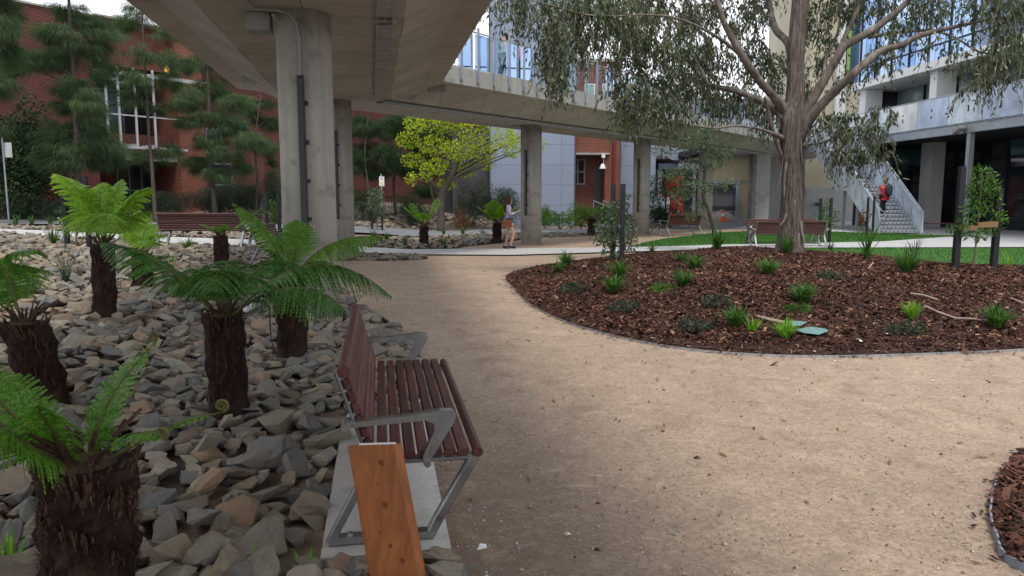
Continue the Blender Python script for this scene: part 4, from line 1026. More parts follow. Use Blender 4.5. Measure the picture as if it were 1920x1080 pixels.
CLP = [ # u, v, ru, rv, dy, sprays
 (962, 22, 36, 26, -2.2, 26), (1010, 55, 44, 34, -2.2, 36), (1060, 100, 40, 40, -2.3, 40), (1035, 128, 28, 34, -2.3, 24), (1068, 20, 50, 26, -2, 40), (1110, 66, 40, 40, -1.8, 44), (1045, 168, 24, 24, -2.4, 16),
 (1140, 20, 50, 32, -1.5, 56), (1160, 95, 44, 46, -1.2, 56), (1200, 60, 44, 44, -.6, 60), (1215, 20, 44, 26, .4, 46), (1180, 190, 34, 34, -1.0, 36), (1232, 130, 48, 46, -.8, 64),
 (1225, 205, 36, 36, -.9, 36), (1170, 232, 26, 24, -1.0, 18), (1290, 90, 50, 48, .3, 70), (1300, 30, 46, 30, 1.0, 54), (1285, 170, 44, 36, .2, 50), (1330, 130, 44, 40, .5, 54), (1265, 235, 24, 28, -.8, 18),
 (1350, 200, 36, 30, .4, 34), (1400, 190, 30, 34, .6, 30), (1395, 60, 30, 34, .8, 30), (1420, 125, 30, 36, 1.0, 40), (1418, 20, 36, 30, 1.4, 34), (1350, 20, 20, 24, 1.0, 18), (1460, 150, 24, 40, 1.2, 28), (1440, 230, 26, 26, .4, 20),
 (1530, 40, 26, 40, 1.0, 30), (1545, 110, 24, 34, .8, 22), (1585, 25, 34, 34, .6, 34), (1640, 20, 40, 30, .2, 24), (1660, 95, 30, 30, -.6, 12), (1700, 40, 34, 36, -.6, 18), (1655, 128, 26, 24, -.8, 12), (1745, 35, 34, 30, -1.0, 18),
 (1790, 100, 26, 34, -1.5, 8), (1765, 10, 40, 24, -.8, 18), (1725, 100, 20, 28, -1.2, 6), (1835, 20, 40, 34, -1.8, 26), (1890, 60, 36, 46, -2.2, 32), (1890, 130, 30, 40, -2.3, 26), (1850, 142, 22, 34, -2.1, 22), (1905, 20, 34, 34, -2.2, 22), (1820, 165, 16, 26, -2.0, 10),
 (1560, 262, 40, 30, -.6, 24), (1610, 256, 40, 34, -.7, 26), (1590, 312, 40, 20, -.6, 20), (1640, 300, 30, 30, -.8, 16), (1530, 245, 22, 28, -.4, 8), (1655, 245, 24, 26, -.9, 10), (1500, 180, 22, 40, 1.2, 16), (1580, 180, 18, 26, .4, 8),
 (1380, -60, 90, 40, .6, 50), (1200, -60, 90, 40, .2, 50), (1560, -70, 100, 50, .4, 60), (1750, -60, 90, 40, -.6, 50), (1480, -160, 110, 60, 0, 60), (1330, -150, 90, 40, 0, 40), (1640, -170, 90, 50, 0, 40),
]
LV = []; TW = []
for u, v, ru, rv, dy, ns in CLP:
    c_ = gp(u, v, dy); k = c_.y/FPX
    a, b = hang_clump(tuple(c_+Vector((0, 0, .25))), (ru*k, max(.45, ru*k*.8), rv*k), int(ns*1.55), .14, .040, 13); LV.append(a); TW += b
np_mesh('foliage', np.concatenate(LV), 4, M['gumleaf'], gum, world=True)
np_mesh('twigs', np_tubes(TW, .005), 4, M['bark_twig'], gum, world=True)
# ------------------------------------------------------------------ she-oaks, leafy trees, shrubs
def needle_clump(c, r, n, tc, L=.48, W=.011):
    c = np.array(c); r = np.array(r); k = max(6, n//90); out = []
    for _ in range(k):
        o = ell(1, c, r*.82, .4)[0]; h = o-np.array(tc); h[2] *= .25; h = h/(np.linalg.norm(h)+1e-9)
        m = n//k; p = o+RN.normal(0, 1, (m, 3))*r*np.array((.20, .20, .09))+h*RN.uniform(-.25, .3, m)[:,None]*r[0]
        d = unit(h*RN.uniform(.2, .9, m)[:,None]+np.array((0,0,-1))*RN.uniform(.25, 1.0, m)[:,None]+RN.normal(0, .22, (m, 3)))
        s = unit(np.cross(d, RN.normal(0, 1, (m, 3))))*W/2; l = L*RN.uniform(.5, 1.15, m)[:,None]
        out.append(np.stack([p-s, p+s, p+d*l], 1).reshape(-1, 3))
    return np.concatenate(out)
def tree(label, Y, trunk, r0, clumps, mat, style='needle', dens=1.0, L=.16, W=.07, name='she_oak', bark='pinebark', group=None, branches=True, up=0, cat='tree'):
    q = [P(u, v, Y+(t_[0] if t_ else 0)) for u, v, *t_ in trunk]; z0 = hz(q[0].x, q[0].y); t = thing(name, label, cat, (q[0].x, q[0].y, z0), group=group)
    q[0] = Vector((q[0].x, q[0].y, min(q[0].z, z0)-.05))
    b = MB(); limb(b, q, r0, r0*.25, 9, 5); tk = b.build('trunk', M[bark], t, sm=True, world=True)
    cur = catmull([tuple(p) for p in q], 5, False); V = []; lm = MB()
    for cl in clumps:
        u, v, ru, rv = cl[:4]; dy = cl[4] if len(cl) > 4 else random.uniform(-.7, .7); k = (Y+dy)/FPX
        c_ = P(u, v, Y+dy); r = (ru*k*.9, max(.35, ru*k*.8), rv*k*.9); j = min(cur, key=lambda p: (Vector(p)-Vector((q[0].x, q[0].y, c_.z-.35*abs(c_.x-p[0])))).length)
        if branches and (Vector(j)-c_).length > .25:
            mid = Vector(j).lerp(c_, .5)+Vector((0,0,.12)); lm = MB(); limb(lm, [j, mid, c_], r0*.28, r0*.08, 6, 3); lm.build('branch', M[bark], tk, world=True)
        ar = ru*rv*k*k*PI
        if style == 'needle': V.append(needle_clump(c_, r, int(ar*1900*dens)+120, j))
        elif style == 'hang':
            a, _ = hang_clump(c_, r, int(ar*30*dens)+4, L, W, 12, .25); V.append(a)
        else: V.append(leaf_clump(c_, r, int(ar/(L*W*.5)*1.35*dens)+20, L, W, up))
    np_mesh('foliage', np.concatenate(V), 3 if style == 'needle' else 4, M[mat], t, world=True); return t
PG = 'she-oaks in front of the brick building'
tree('tall drooping she-oak in front of the brick wall, behind the bright green fern', 28, [(152, 388), (146, 330), (142, 230), (136, 120), (130, 20), (126, -90)], .13,
 [(128, 20, 34, 22), (165, 40, 40, 20), (95, 55, 38, 18), (190, 62, 44, 16), (120, 70, 34, 26), (60, 112, 60, 22), (20, 122, 44, 20), (110, 112, 44, 30), (165, 90, 40, 26), (185, 130, 26, 34), (140, 160, 34, 24), (118, 185, 28, 30), (165, 200, 34, 40), (100, 250, 34, 34), (150, 250, 44, 40), (195, 262, 40, 36), (128, 292, 48, 32), (90, 290, 26, 30), (185, 300, 34, 26), (205, 285, 26, 30), (118, -60, 60, 40)], 'pineleaf', group=PG)
tree('slender sparse she-oak in front of the white window frame', 29.5, [(290, 388), (286, 330), (279, 250), (274, 160), (268, 60), (262, -40)], .085,
 [(270, 20, 40, 26, .2), (235, 40, 30, 20), (310, 60, 34, 18), (262, 100, 30, 24), (310, 110, 34, 22), (230, 135, 30, 22), (270, 150, 34, 26), (315, 150, 30, 24), (245, 180, 30, 20), (290, 195, 24, 20), (262, 285, 22, 18), (312, 285, 30, 22), (285, 300, 20, 26), (345, 180, 34, 20)], 'pineleaf', dens=.62, group=PG)
tree('she-oak with wide layered boughs in front of the brick pier', 31, [(402, 376), (398, 330), (394, 250), (391, 170), (388, 110), (386, 70)], .11,
 [(385, 115, 26, 18), (428, 130, 28, 22), (360, 120, 22, 22), (395, 165, 36, 24), (440, 190, 38, 22), (350, 195, 38, 20), (395, 215, 34, 24), (355, 225, 30, 16), (430, 235, 36, 22), (470, 262, 40, 22), (390, 262, 34, 24), (420, 285, 40, 20), (370, 305, 30, 20), (440, 312, 30, 18), (405, 325, 30, 16)], 'pineleaf', dens=.95, group=PG)
tree('grey green she-oak cut off by the left edge of the view', 26, [(-30, 400), (-20, 250), (-15, 100), (-10, -60)], .13, [(5, 60, 34, 40), (20, 100, 34, 26), (-10, 160, 44, 34), (10, 20, 30, 30), (-30, 240, 40, 40), (0, -40, 50, 40)], 'pineleaf', group=PG)
tree('thin twiggy she-oak in shade just left of the thick column', 33, [(478, 372), (482, 330), (478, 270), (486, 200), (492, 150)], .06, [(470, 215, 30, 20), (505, 230, 26, 26), (495, 190, 30, 16), (480, 265, 30, 22), (510, 290, 22, 24), (450, 240, 20, 18)], 'darkleaf', dens=.5, group=PG)
DG = 'dark she-oaks seen between the columns'
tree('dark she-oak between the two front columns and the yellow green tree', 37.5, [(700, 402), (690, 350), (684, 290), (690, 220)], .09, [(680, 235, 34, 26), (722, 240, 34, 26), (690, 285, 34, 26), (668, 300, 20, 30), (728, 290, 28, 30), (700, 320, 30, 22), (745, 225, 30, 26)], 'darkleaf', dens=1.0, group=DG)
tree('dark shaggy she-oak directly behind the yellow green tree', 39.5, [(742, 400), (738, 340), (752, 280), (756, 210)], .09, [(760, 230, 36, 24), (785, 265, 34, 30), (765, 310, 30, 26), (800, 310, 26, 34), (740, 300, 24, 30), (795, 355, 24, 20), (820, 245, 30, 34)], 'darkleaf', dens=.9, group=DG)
yt = tree('bright yellow green spring-leafed tree beside the blue grey clad building', 35.5, [(826, 405), (828, 372), (838, 345), (852, 318), (862, 270), (868, 215), (866, 150)], .2,
 [(790, 228, 38, 22), (840, 232, 36, 22), (890, 245, 36, 24), (765, 262, 26, 18), (815, 272, 36, 22), (862, 282, 36, 24), (905, 285, 34, 22), (945, 258, 28, 22), (775, 300, 26, 16), (820, 312, 26, 18), (870, 318, 28, 16), (772, 335, 14, 14), (838, 345, 22, 10), (975, 265, 26, 14), (1008, 272, 16, 16), (912, 310, 18, 10), (850, 190, 60, 30), (920, 200, 50, 30), (800, 322, 16, 20), (960, 285, 20, 12)], 'yellowleaf', 'leaf', 1.05, .115, .09, 'deciduous_tree')
lm = MB()
for q in ([(832, 365), (812, 345), (800, 320), (795, 290), (780, 250)], [(846, 330), (880, 312), (918, 290), (960, 262), (1000, 258)], [(852, 318), (835, 290), (826, 250), (820, 220)], [(830, 395), (812, 372), (806, 340), (790, 320)]):
    lm = MB(); limb(lm, [P(u, v, 35.6+.1*i) for i, (u, v) in enumerate(q)], .065, .015, 7, 4); lm.build('limb', M['pinebark'], yt, world=True)
def shrub(label, u, v, ru, rv, Y, mat, L=.12, W=.035, dens=1.0, up=.6, name='shrub', group=None, lumps=7, stems=True):
    c_ = P(u, v, Y); k = Y/FPX; z0 = hz(c_.x, c_.y); t = thing(name, label, 'shrub', (c_.x, c_.y, z0), group=group); V = []
    H = c_.z+rv*k-z0; H = max(H, .3)
    b = MB(); 
    for i in range(5):
        a = random.uniform(0, 2*PI); b.tube([(c_.x, c_.y, z0-.05), (c_.x+math.cos(a)*ru*k*.3, c_.y+math.sin(a)*ru*k*.3, z0+H*.45), (c_.x+math.cos(a)*ru*k*.6, c_.y+math.sin(a)*ru*k*.6, z0+H*.8)], [.02, .014, .006], 5)
    b.build('stems', M['pinebark'], t, world=True)
    for i in range(lumps):
        ox, oy, oz = random.uniform(-.62, .62)*ru*k, random.uniform(-.5, .5)*ru*k, random.uniform(.2, .72)*H
        r = np.array((ru*k*.5, ru*k*.5, H*.34))*random.uniform(.75, 1.15)
        V.append(leaf_clump((c_.x+ox, c_.y+oy, z0+oz), r, int(PI*r[0]*r[2]/(L*W*.5)*1.3*dens)+20, L, W, up))
    np_mesh('foliage', np.concatenate(V), 4, M[mat], t, world=True); return t
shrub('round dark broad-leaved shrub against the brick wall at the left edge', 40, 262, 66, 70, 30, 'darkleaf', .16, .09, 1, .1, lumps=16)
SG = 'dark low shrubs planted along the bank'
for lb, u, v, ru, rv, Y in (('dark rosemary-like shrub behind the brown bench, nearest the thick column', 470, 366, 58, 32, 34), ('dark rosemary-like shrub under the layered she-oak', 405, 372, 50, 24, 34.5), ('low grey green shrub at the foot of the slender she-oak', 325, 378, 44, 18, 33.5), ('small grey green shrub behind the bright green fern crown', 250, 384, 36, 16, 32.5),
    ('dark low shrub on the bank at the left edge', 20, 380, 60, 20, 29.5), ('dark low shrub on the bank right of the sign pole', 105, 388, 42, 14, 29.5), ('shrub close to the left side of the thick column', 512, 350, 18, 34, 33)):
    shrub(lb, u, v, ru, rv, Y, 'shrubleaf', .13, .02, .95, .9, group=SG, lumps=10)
for lb, u, v, ru, rv, Y, m_ in (('tall grassy dark shrub in front of the dark grey wall', 888, 372, 34, 34, 38.5, 'shrubleaf'), ('feathery dark shrub in front of the blue grey cladding, behind the woman', 945, 380, 40, 28, 38.5, 'shrubleaf'), ('dark shrub at the foot of the yellow green tree', 775, 384, 34, 22, 38, 'darkleaf'), ('dark shrub behind the white parking sign', 680, 380, 30, 24, 37.5, 'darkleaf')):
    shrub(lb, u, v, ru, rv, Y, m_, .2, .022, .8, 1.1, group='shrubs in front of the clad building', lumps=10)
shrub('dry orange brown shrub behind the paddle-fronded fern', 872, 398, 22, 14, 36.5, 'brownleaf', .14, .025, .6, .8, lumps=6)
for lb, u, v, ru, rv, Y in (('low green groundcover right of the column beside the woman', 1050, 408, 40, 16, 37), ('bushy broad green plants below the amber window', 1090, 394, 26, 16, 38), ('broad green plants below the red brick doorway', 1135, 398, 26, 20, 38), ('tufty green plant at the foot of the clad wall corner', 1020, 398, 14, 16, 38)):
    shrub(lb, u, v, ru, rv, Y, 'midleaf', .16, .04, .9, .7, group='green plants along the building foot', lumps=7)
shrub('round dark green bush behind the bench with pale arms', 1240, 402, 34, 24, 40, 'darkleaf', .14, .05, 1.1, .3, lumps=10)
tree('dark spreading small tree in front of the orange red wall', 41, [(1246, 410), (1248, 380), (1246, 340)], .08, [(1225, 345, 24, 18), (1262, 345, 26, 16), (1245, 365, 32, 14), (1285, 362, 24, 10), (1215, 368, 14, 12), (1290, 378, 14, 6)], 'darkleaf', 'leaf', .9, .14, .05, 'small_tree')
tree('leaning grey green sapling on the lawn left of the gum tree', 22.5, [(1342, 448), (1338, 428), (1328, 395), (1318, 365), (1322, 320), (1325, 280), (1322, 230)], .075,
 [(1270, 330, 26, 14), (1252, 325, 16, 10), (1300, 312, 24, 16), (1340, 300, 26, 18), (1300, 350, 28, 14), (1278, 365, 22, 14), (1345, 352, 22, 10), (1365, 345, 12, 8), (1330, 270, 26, 18), (1360, 285, 20, 16), (1285, 270, 22, 14), (1310, 390, 16, 14), (1292, 405, 10, 10), (1315, 245, 20, 14), (1240, 285, 18, 10)], 'silverleaf', 'leaf', 1.0, .15, .045, 'sapling', up=-.1)
# staked saplings
def staked(label, base, Y, trunk_top, stakes, clumps, mat, L, W, dens=1.0, tie=None, rt=.02, style='leaf', zf=None, rs=.035):
    q = P(base[0], base[1], Y); zf = zf or hz; z0 = zf(q.x, q.y); t = thing('sapling', label, 'sapling', (q.x, q.y, z0), group='young staked saplings')
    b = MB(); tt = P(*trunk_top, Y); limb(b, [(q.x, q.y, z0-.05), (q.x*.6+tt.x*.4+.01, q.y, z0*.6+tt.z*.4), tt], rt, rt*.35, 7, 5); b.build('stem', M['bark_twig'], t, world=True)
    V = []
    for u, v, ru, rv in clumps:
        k = Y/FPX; c_ = P(u, v, Y+random.uniform(-.15, .15)); r = (ru*k, ru*k*.85, rv*k)
        V.append(leaf_clump(c_, r, int(PI*r[0]*r[2]/(L*W*.5)*2.6*dens)+14, L, W, -.2))
    np_mesh('foliage', np.concatenate(V), 4, M[mat], t, world=True)
    for (u0, v0, u1, v1, dy) in stakes:
        a = P(u0, v0, Y+dy); zz = zf(a.x, a.y); tp_ = P(u1, v1, Y+dy); s = MB(); h = tp_.z-zz
        s.rbox(((a.x+tp_.x)/2, a.y, zz+h/2-.05), (rs*2, rs*2, h+.1), .006)
        o = s.build('garden_stake', M['stake'], world=False)
        tag(o, stakelab.pop(0), 'stake', 'dark timber tree stakes')
    if tie:
        for (ua, va, ub, vb, dy) in tie:
            p1, p2 = P(ua, va, Y+dy*0), P(ub, vb, Y+dy*0); d = Vector((0, rs*1.15, 0)); s = MB(); h = Vector((0,0,.055))
            for s_ in (-1, 1): s.add([p1+d*s_-h, p2+d*s_*.4-h*.8, p2+d*s_*.4+h*.8, p1+d*s_+h], [(0,1,2,3)])
            s.add([p1-d-h, p1+d-h, p1+d+h, p1-d+h], [(0,1,2,3)])
            s.build('hessian_tie', M['hessian'], t, world=True)
    return t
stakelab = ['left stake of the leafy sapling tied with hessian, right of the mound', 'right stake of the leafy sapling tied with hessian, right of the mound',
 'front stake of the bushy sapling at the left end of the mound', 'rear stake of the bushy sapling at the left end of the mound',
 'left stake of the dark sapling behind the lime green fern', 'right stake of the dark sapling behind the lime green fern',
 'left stake of the small sapling just left of the thick column', 'right stake of the small sapling just left of the thick column',
 'left stake of the sapling below the white parking sign', 'right stake of the sapling below the white parking sign',
 'left stake of the sapling between the gum tree and the steel stair', 'right stake of the sapling between the gum tree and the steel stair',
 'left stake of the dead brown sapling by the stair foot', 'right stake of the dead brown sapling by the stair foot']
staked('fresh green sapling tied with hessian between two stakes on the right of the mound', (1824, 513), 13.3, (1842, 322), [(1792, 512, 1803, 312, 0), (1862, 514, 1874, 352, .1)],
 [(1840, 330, 22, 18), (1835, 355, 26, 20), (1850, 375, 28, 18), (1830, 392, 22, 16), (1812, 412, 12, 10), (1872, 402, 10, 8), (1855, 345, 18, 16), (1795, 432, 16, 8), (1858, 432, 16, 6), (1880, 412, 10, 6), (1830, 440, 24, 8)], 'midleaf', .10, .04, .72, tie=[(1795, 425, 1832, 428, 0), (1868, 420, 1832, 422, 0)], zf=hm, rs=.05)
staked('bushy green sapling between stakes at the left end of the mound', (1150, 500), 15.3, (1160, 390), [(1165, 502, 1169, 345, -.25), (1150, 490, 1148, 345, .5)],
 [(1150, 400, 26, 16), (1170, 420, 24, 20), (1140, 425, 24, 16), (1160, 445, 34, 16), (1130, 450, 20, 10), (1180, 455, 16, 14), (1150, 470, 22, 12), (1165, 385, 14, 12), (1172, 370, 8, 10)], 'silverleaf', .11, .038, .75, zf=hm, rs=.045)
staked('dark leafy sapling with stakes behind the lime green tree fern', (141, 450), 16.6, (142, 350), [(122, 452, 123, 350, 0), (166, 458, 160, 330, 0)], [(140, 375, 18, 18), (135, 395, 20, 16), (150, 405, 18, 12), (115, 392, 14, 6), (130, 412, 22, 8)], 'darkleaf', .12, .045, .8, rs=.045)
staked('small green sapling with stakes just left of the thick column', (509, 431), 22.5, (510, 378), [(500, 432, 499, 360, 0), (524, 432, 522, 362, 0)], [(510, 385, 10, 10), (508, 398, 14, 10), (514, 410, 10, 8)], 'midleaf', .12, .045, .7, rs=.045)
staked('bushy sapling with stakes below the white parking sign', (707, 436), 32, (706, 370), [(697, 438, 698, 380, 0), (717, 440, 716, 390, 0)], [(706, 365, 14, 14), (704, 382, 18, 14), (712, 395, 14, 8)], 'silverleaf', .16, .05, .8, rs=.04)
staked('pale green sapling with stakes between the gum tree and the steel stair', (1550, 447), 27, (1550, 380), [(1537, 449, 1538, 372, 0), (1557, 449, 1557, 371, 0)], [(1545, 385, 14, 10), (1555, 400, 18, 10), (1540, 410, 16, 10), (1560, 420, 10, 8)], 'midleaf', .11, .04, .5, rs=.045)
staked('dead brown sapling with stakes by the foot of the steel stair', (1620, 437), 32, (1620, 398), [(1627, 438, 1626, 370, 0), (1638, 438, 1638, 367, 0)], [(1620, 405, 10, 10), (1617, 415, 8, 8)], 'brownleaf', .14, .05, .7, rs=.04)
# strappy plants
def tuft(label, u, v, h, n, mat='strap', spread=1.0, w=.010, zf=None, Y=None, group='grassy tufts planted in the mulch and rocks', name='grass_tuft'):
    zf = zf or hm; p = G(u, v, zf) if Y is None else P(u, v, Y); z = zf(p.x, p.y) if Y is None else p.z
    V = []
    for _ in range(n):
        a = random.uniform(0, 2*PI); l = h*1.12*random.uniform(.55, 1.15); s = spread*random.uniform(.15, 1.1); o = np.array((math.cos(a), math.sin(a), 0)); tg = np.array((-o[1], o[0], 0))
        b = np.array((p.x, p.y, z))+o*random.uniform(0, .05)+tg*random.uniform(-.03, .03); pts = [b+o*l*s*f**1.4+np.array((0,0,1))*l*(f-.45*s*f*f*f) for f in (0, .35, .7, 1)]; ws = [w*.8, w, w*.7, .001]
        for i in range(3): V += [pts[i]-tg*ws[i], pts[i]+tg*ws[i], pts[i+1]+tg*ws[i+1], pts[i+1]-tg*ws[i+1]]
    o = np_mesh(name, np.array(V), 4, M[mat]); return tag(o, label, 'plant', group)
def creeper(label, u, v, r, mat='shrubleaf', h=.1):
    p = G(u, v, hm); V = leaf_clump((p.x, p.y, p.z+h*.5), (r, r*.8, h), int(300*r/.25), .055, .03, .3)
    return tag(np_mesh('creeping_shrub', V, 4, M[mat]), label, 'plant', 'low creeping plants in the mulch')
for a in (('leftmost grassy tuft at the back edge of the mound', 1062, 500, .3, 60), ('second grassy tuft from the left end of the mound', 1046, 512, .24, 46), ('grassy tuft left in front of the bushy staked sapling', 1160, 524, .34, 60), ('grassy tuft right below the bushy staked sapling', 1150, 549, .27, 60), ('upper of two tufts close together in the middle of the mound', 1302, 506, .26, 60), ('pale tuft near the crest behind the paired tufts', 1278, 492, .2, 40), ('lower of two tufts close together in the middle of the mound', 1281, 538, .26, 60), ('grassy tuft below the gum tree trunk, halfway down the mound', 1440, 516, .27, 70), ('dark grassy tuft in the centre right of the mulch', 1506, 568, .24, 70), ('narrow grassy tuft left of the green scraps', 1379, 612, .22, 60), ('wide dark tuft near the crest left of the hessian sapling', 1700, 513, .36, 90), ('broad tuft at the right end of the long curved twig', 1869, 615, .25, 80)):
    tuft(*a[:3], a[3]*1.12, a[4]*2)
tuft('lime green tuft right beside the greenish scraps', 1471, 635, .23, 80, 'strap_lime'); tuft('lime green tuft between the two pale twigs', 1709, 599, .22, 90, 'strap_lime', .6)
tuft('flax clump in front of the leaning sapling at the crest', 1345, 468, .62, 34, 'strap', .8, .02); tuft('flax clump at the foot of the gum tree', 1476, 476, .5, 60, 'strap', .8, .016); tuft('tall open flax with pale upright blades right of the gum tree', 1626, 487, .78, 22, 'strap', .6, .018)
tuft('low tuft left of the gum tree bench, at the back of the mound', 1222, 473, .28, 50); tuft('wispy tall plant behind the wide dark tuft', 1712, 490, .5, 26, 'shrubleaf', .5, .008); tuft('wispy plant beside the gum trunk at right', 1556, 470, .32, 40, 'shrubleaf', .7, .008)
tuft('thin wispy plant behind the right stake of the hessian sapling', 1890, 500, .36, 22, 'strap_lime', .8, .006); tuft('small yellowish tuft beside the narrow one', 1412, 622, .18, 24, 'strap_lime', .7)
creeper('low dark creeping plant near the left edge of the mound', 1170, 584, .24); creeper('low creeping plant below the leftmost tufts', 1074, 549, .24); creeper('low creeping plant left of the dark central tuft', 1345, 575, .22); creeper('low creeping plant near the top middle of the mulch', 1556, 526, .24); creeper('low reddish green creeping plant below the lime tuft', 1702, 628, .22); creeper('small creeping plant above the greenish scraps', 1496, 585, .16, 'midleaf', .06); creeper('broad-leaved pale seedling left of the paired tufts', 1245, 546, .2, 'midleaf', .07); creeper('low creeping plant near the bottom edge of the mound', 1305, 622, .2)
for a in (('tall green tuft in the rocks left of the dark sapling', 100, 462, .5, 40, 'strap', .5), ('grassy clump in the rocks in front of the brown bench', 352, 470, .35, 60), ('spiky dark tuft among the rocks left of the tall fern trunk', 125, 530, .5, 40, 'shrubleaf', .6, .006), ('wispy dark tuft beside the leaning fern trunk', 60, 560, .4, 36, 'shrubleaf', .7, .006), ('small dark tuft right of the tall fern trunk base', 320, 500, .3, 30), ('green tuft at the path edge left of the thick column', 410, 462, .3, 30), ('blade-like green tuft at the bottom left corner', 12, 1075, .2, 12, 'strap_lime', .5, .008), ('few green blades in the rocks by the pad corner', 492, 1072, .12, 7, 'strap_lime', .4, .006), ('few green blades among the rocks left of the plank', 577, 1072, .12, 7, 'strap_lime', .4, .006)):
    tuft(*a, zf=hz)
for i, (u, v) in enumerate(((700, 448), (725, 452), (832, 440), (868, 440), (905, 445), (832, 462), (760, 462), (1000, 440), (30, 424), (60, 422), (95, 423), (345, 428))):
    tuft('small green tuft in the rubble strip between road and path', u, v, .34, 30, 'strap', .6, .014, zf=hz)
# litter, twigs
for lb, u, v, r in (('crumpled white paper scrap near the front edge of the mound', 1611, 643, .035), ('white paper scrap on the gravel just off the mound edge', 1566, 683, .03), ('white scrap at the lower edge of the mulch', 1524, 664, .03), ('small white scrap high in the middle of the mulch', 1676, 540, .025), ('white scrap right of the greenish cloth', 1663, 630, .022), ('small white scrap at the right of the mulch', 1798, 650, .022), ('white scrap at the front left edge of the mound', 1223, 639, .03), ('bluish white scrap on the gravel at the front of the pad', 905, 1036, .03)):
    p = G(u, v, hm); m = MB(); n = 7
    vs = [(p.x+random.uniform(-1, 1)*r, p.y+random.uniform(-1, 1)*r, p.z+.02+random.random()*r*.8) for _ in range(n)]
    bm = bmesh.new(); [bm.verts.new(v_) for v_ in vs]; bmesh.ops.convex_hull(bm, input=bm.verts); me = bpy.data.meshes.new('paper_scrap'); bm.to_mesh(me); bm.free(); me.materials.append(M['white']); o = bpy.data.objects.new('paper_scrap', me); COL.objects.link(o); tag(o, lb, 'litter')
M['teal_cloth'] = noisy('teal_cloth', (.1,.2,.2), (.17,.3,.3), 20, .8)
for lb, pts in (('torn grey green cloth scrap lying on the mulch, the lower longer one', [(1492, 627), (1520, 624), (1548, 627), (1553, 632), (1535, 636), (1505, 634)]), ('smaller grey green cloth scrap half behind the lime tuft', [(1478, 613), (1500, 610), (1514, 615), (1500, 620), (1482, 620)])):
    m = MB(); q = [G(u, v, hm)+Vector((0,0,.05+random.uniform(0, .03))) for u, v in pts]; m.add(q, [tuple(range(len(q)))]); tag(m.build('cloth_scrap', M['teal_cloth']), lb, 'litter')
M['paletwig'] = noisy('pale_twig', (.3,.22,.19), (.45,.36,.32), 12, .9)
for lb, pts, r in (('short pale stick lying in the mulch, upper one', [(1707, 556), (1732, 561), (1757, 568)], .012), ('long curved pale twig lying across the right of the mulch', [(1733, 580), (1758, 593), (1790, 603), (1820, 606), (1850, 608)], .012), ('split pale stick lying left of the narrow tuft', [(1420, 600), (1440, 607), (1470, 612)], .02), ('thin pale twig at the right edge of the mulch', [(1895, 565), (1925, 578)], .01), ('short pale bark strip near the crest', [(1628, 508), (1637, 498)], .012)):
    m = MB(); m.tube([G(u, v, hm)+Vector((0,0,.045+.01*(i % 2))) for i, (u, v) in enumerate(pts)], r, 6); tag(m.build('twig', M['paletwig']), lb, 'twig')
# ------------------------------------------------------------------ buildings
def loc_at(e1, p0):
    """local frame: x along the wall, y away from the viewer"""
    return math.atan2(e1[1], e1[0])
def window(root, x0, x1, z0, z1, y, depth=.0, mat='win_dark', fr='white', nx=2, nz=2, w=.06, name='window'):
    f = MB(); yf = y-.05
    f.bb(x0, x0+w, yf, y, z0, z1); f.bb(x1-w, x1, yf, y, z0, z1); f.bb(x0+w, x1-w, yf, y, z0, z0+w); f.bb(x0+w, x1-w, yf, y, z1-w, z1)
    for i in range(1, nx): x = x0+(x1-x0)*i/nx; f.bb(x-w/2, x+w/2, yf+.004, y, z0+w, z1-w)
    for j in range(1, nz): z = z0+(z1-z0)*j/nz; f.bb(x0+w, x1-w, yf+.008, y-.002, z-w/2, z+w/2)
    o = f.build(name, M[fr], root)
    g = MB(); g.bb(x0+w*.5, x1-w*.5, y-.022, y-.012, z0+w*.5, z1-w*.5); g.build('pane', M[mat], o); return o
# -- red brick building at left
e1 = Vector((.567, .823)).normalized(); P0 = Vector((-23, 29))
def sxo(u, off):
    k = (u-960)/FPX; nx_, ny_ = e1.y*off, -e1.x*off
    k = P(u, 150, 36).x/36
    return (k*(P0.y+ny_)-P0.x-nx_)/(e1.x-k*e1.y)
bb_ = thing('brick_building', 'red brick building behind the she-oaks with a white steel window frame', 'building', (P0.x, P0.y, 0), math.atan2(e1.y, e1.x))
def sx(u):  # distance along the facade seen at column u
    k = (u-960)/FPX*1.0; return (k*P0.y*1.0-P0.x)/(e1.x-k*e1.y) if True else 0
w1 = MB(); ZT = 9.7
w1.bb(-12, sx(196), 0, 6, -1, ZT); w1.build('wall', M['brick'], bb_)
xa, xb, xc, xd = sx(196), sx(312), sx(340), sx(386)
w2 = MB(); w2.bb(xa+.003, xd-.003, 2.2, 6, -1, ZT-.05); w2.build('recessed_wall', M['brick'], bb_)
w3 = MB(); w3.bb(xc, xd, -.35, 2.1, -1, ZT-.1); w3.build('pier', M['brick_warm'], bb_)  # lit orange look of the pier put into a warmer brick colour
w4 = MB(); w4.bb(xd+.003, 38, .5, 6, -1, ZT-.06); w4.build('wall', M['brick'], bb_)
w5 = MB(); w5.bb(xa+.004, xc-.003, .25, 2.1, 3.6, 4.6); w5.build('balcony_wall', M['brick'], bb_)
w5 = MB(); w5.bb(xa+.3, xc-.004, -.05, .24, 3.35, 3.6); w5.build('lintel', M['fascia'], bb_)
cp_ = MB(); cp_.bb(-12, xa+.02, -.06, 6.05, ZT, ZT+.08); cp_.build('coping', M['fascia'], bb_)
cp_ = MB(); cp_.bb(xa+.03, 38.1, -.4, 6.05, ZT, ZT+.08); cp_.build('coping', M['fascia'], bb_)
w6 = MB(); w6.bb(xa+.003, xc-.003, .35, 2.15, 7.72, ZT-.03); w6.build('upper_wall', M['brick_warm'], bb_)
window(bb_, xa+.3, xc-.2, 4.65, 7.6, 2.18, nx=5, nz=2, fr='black')
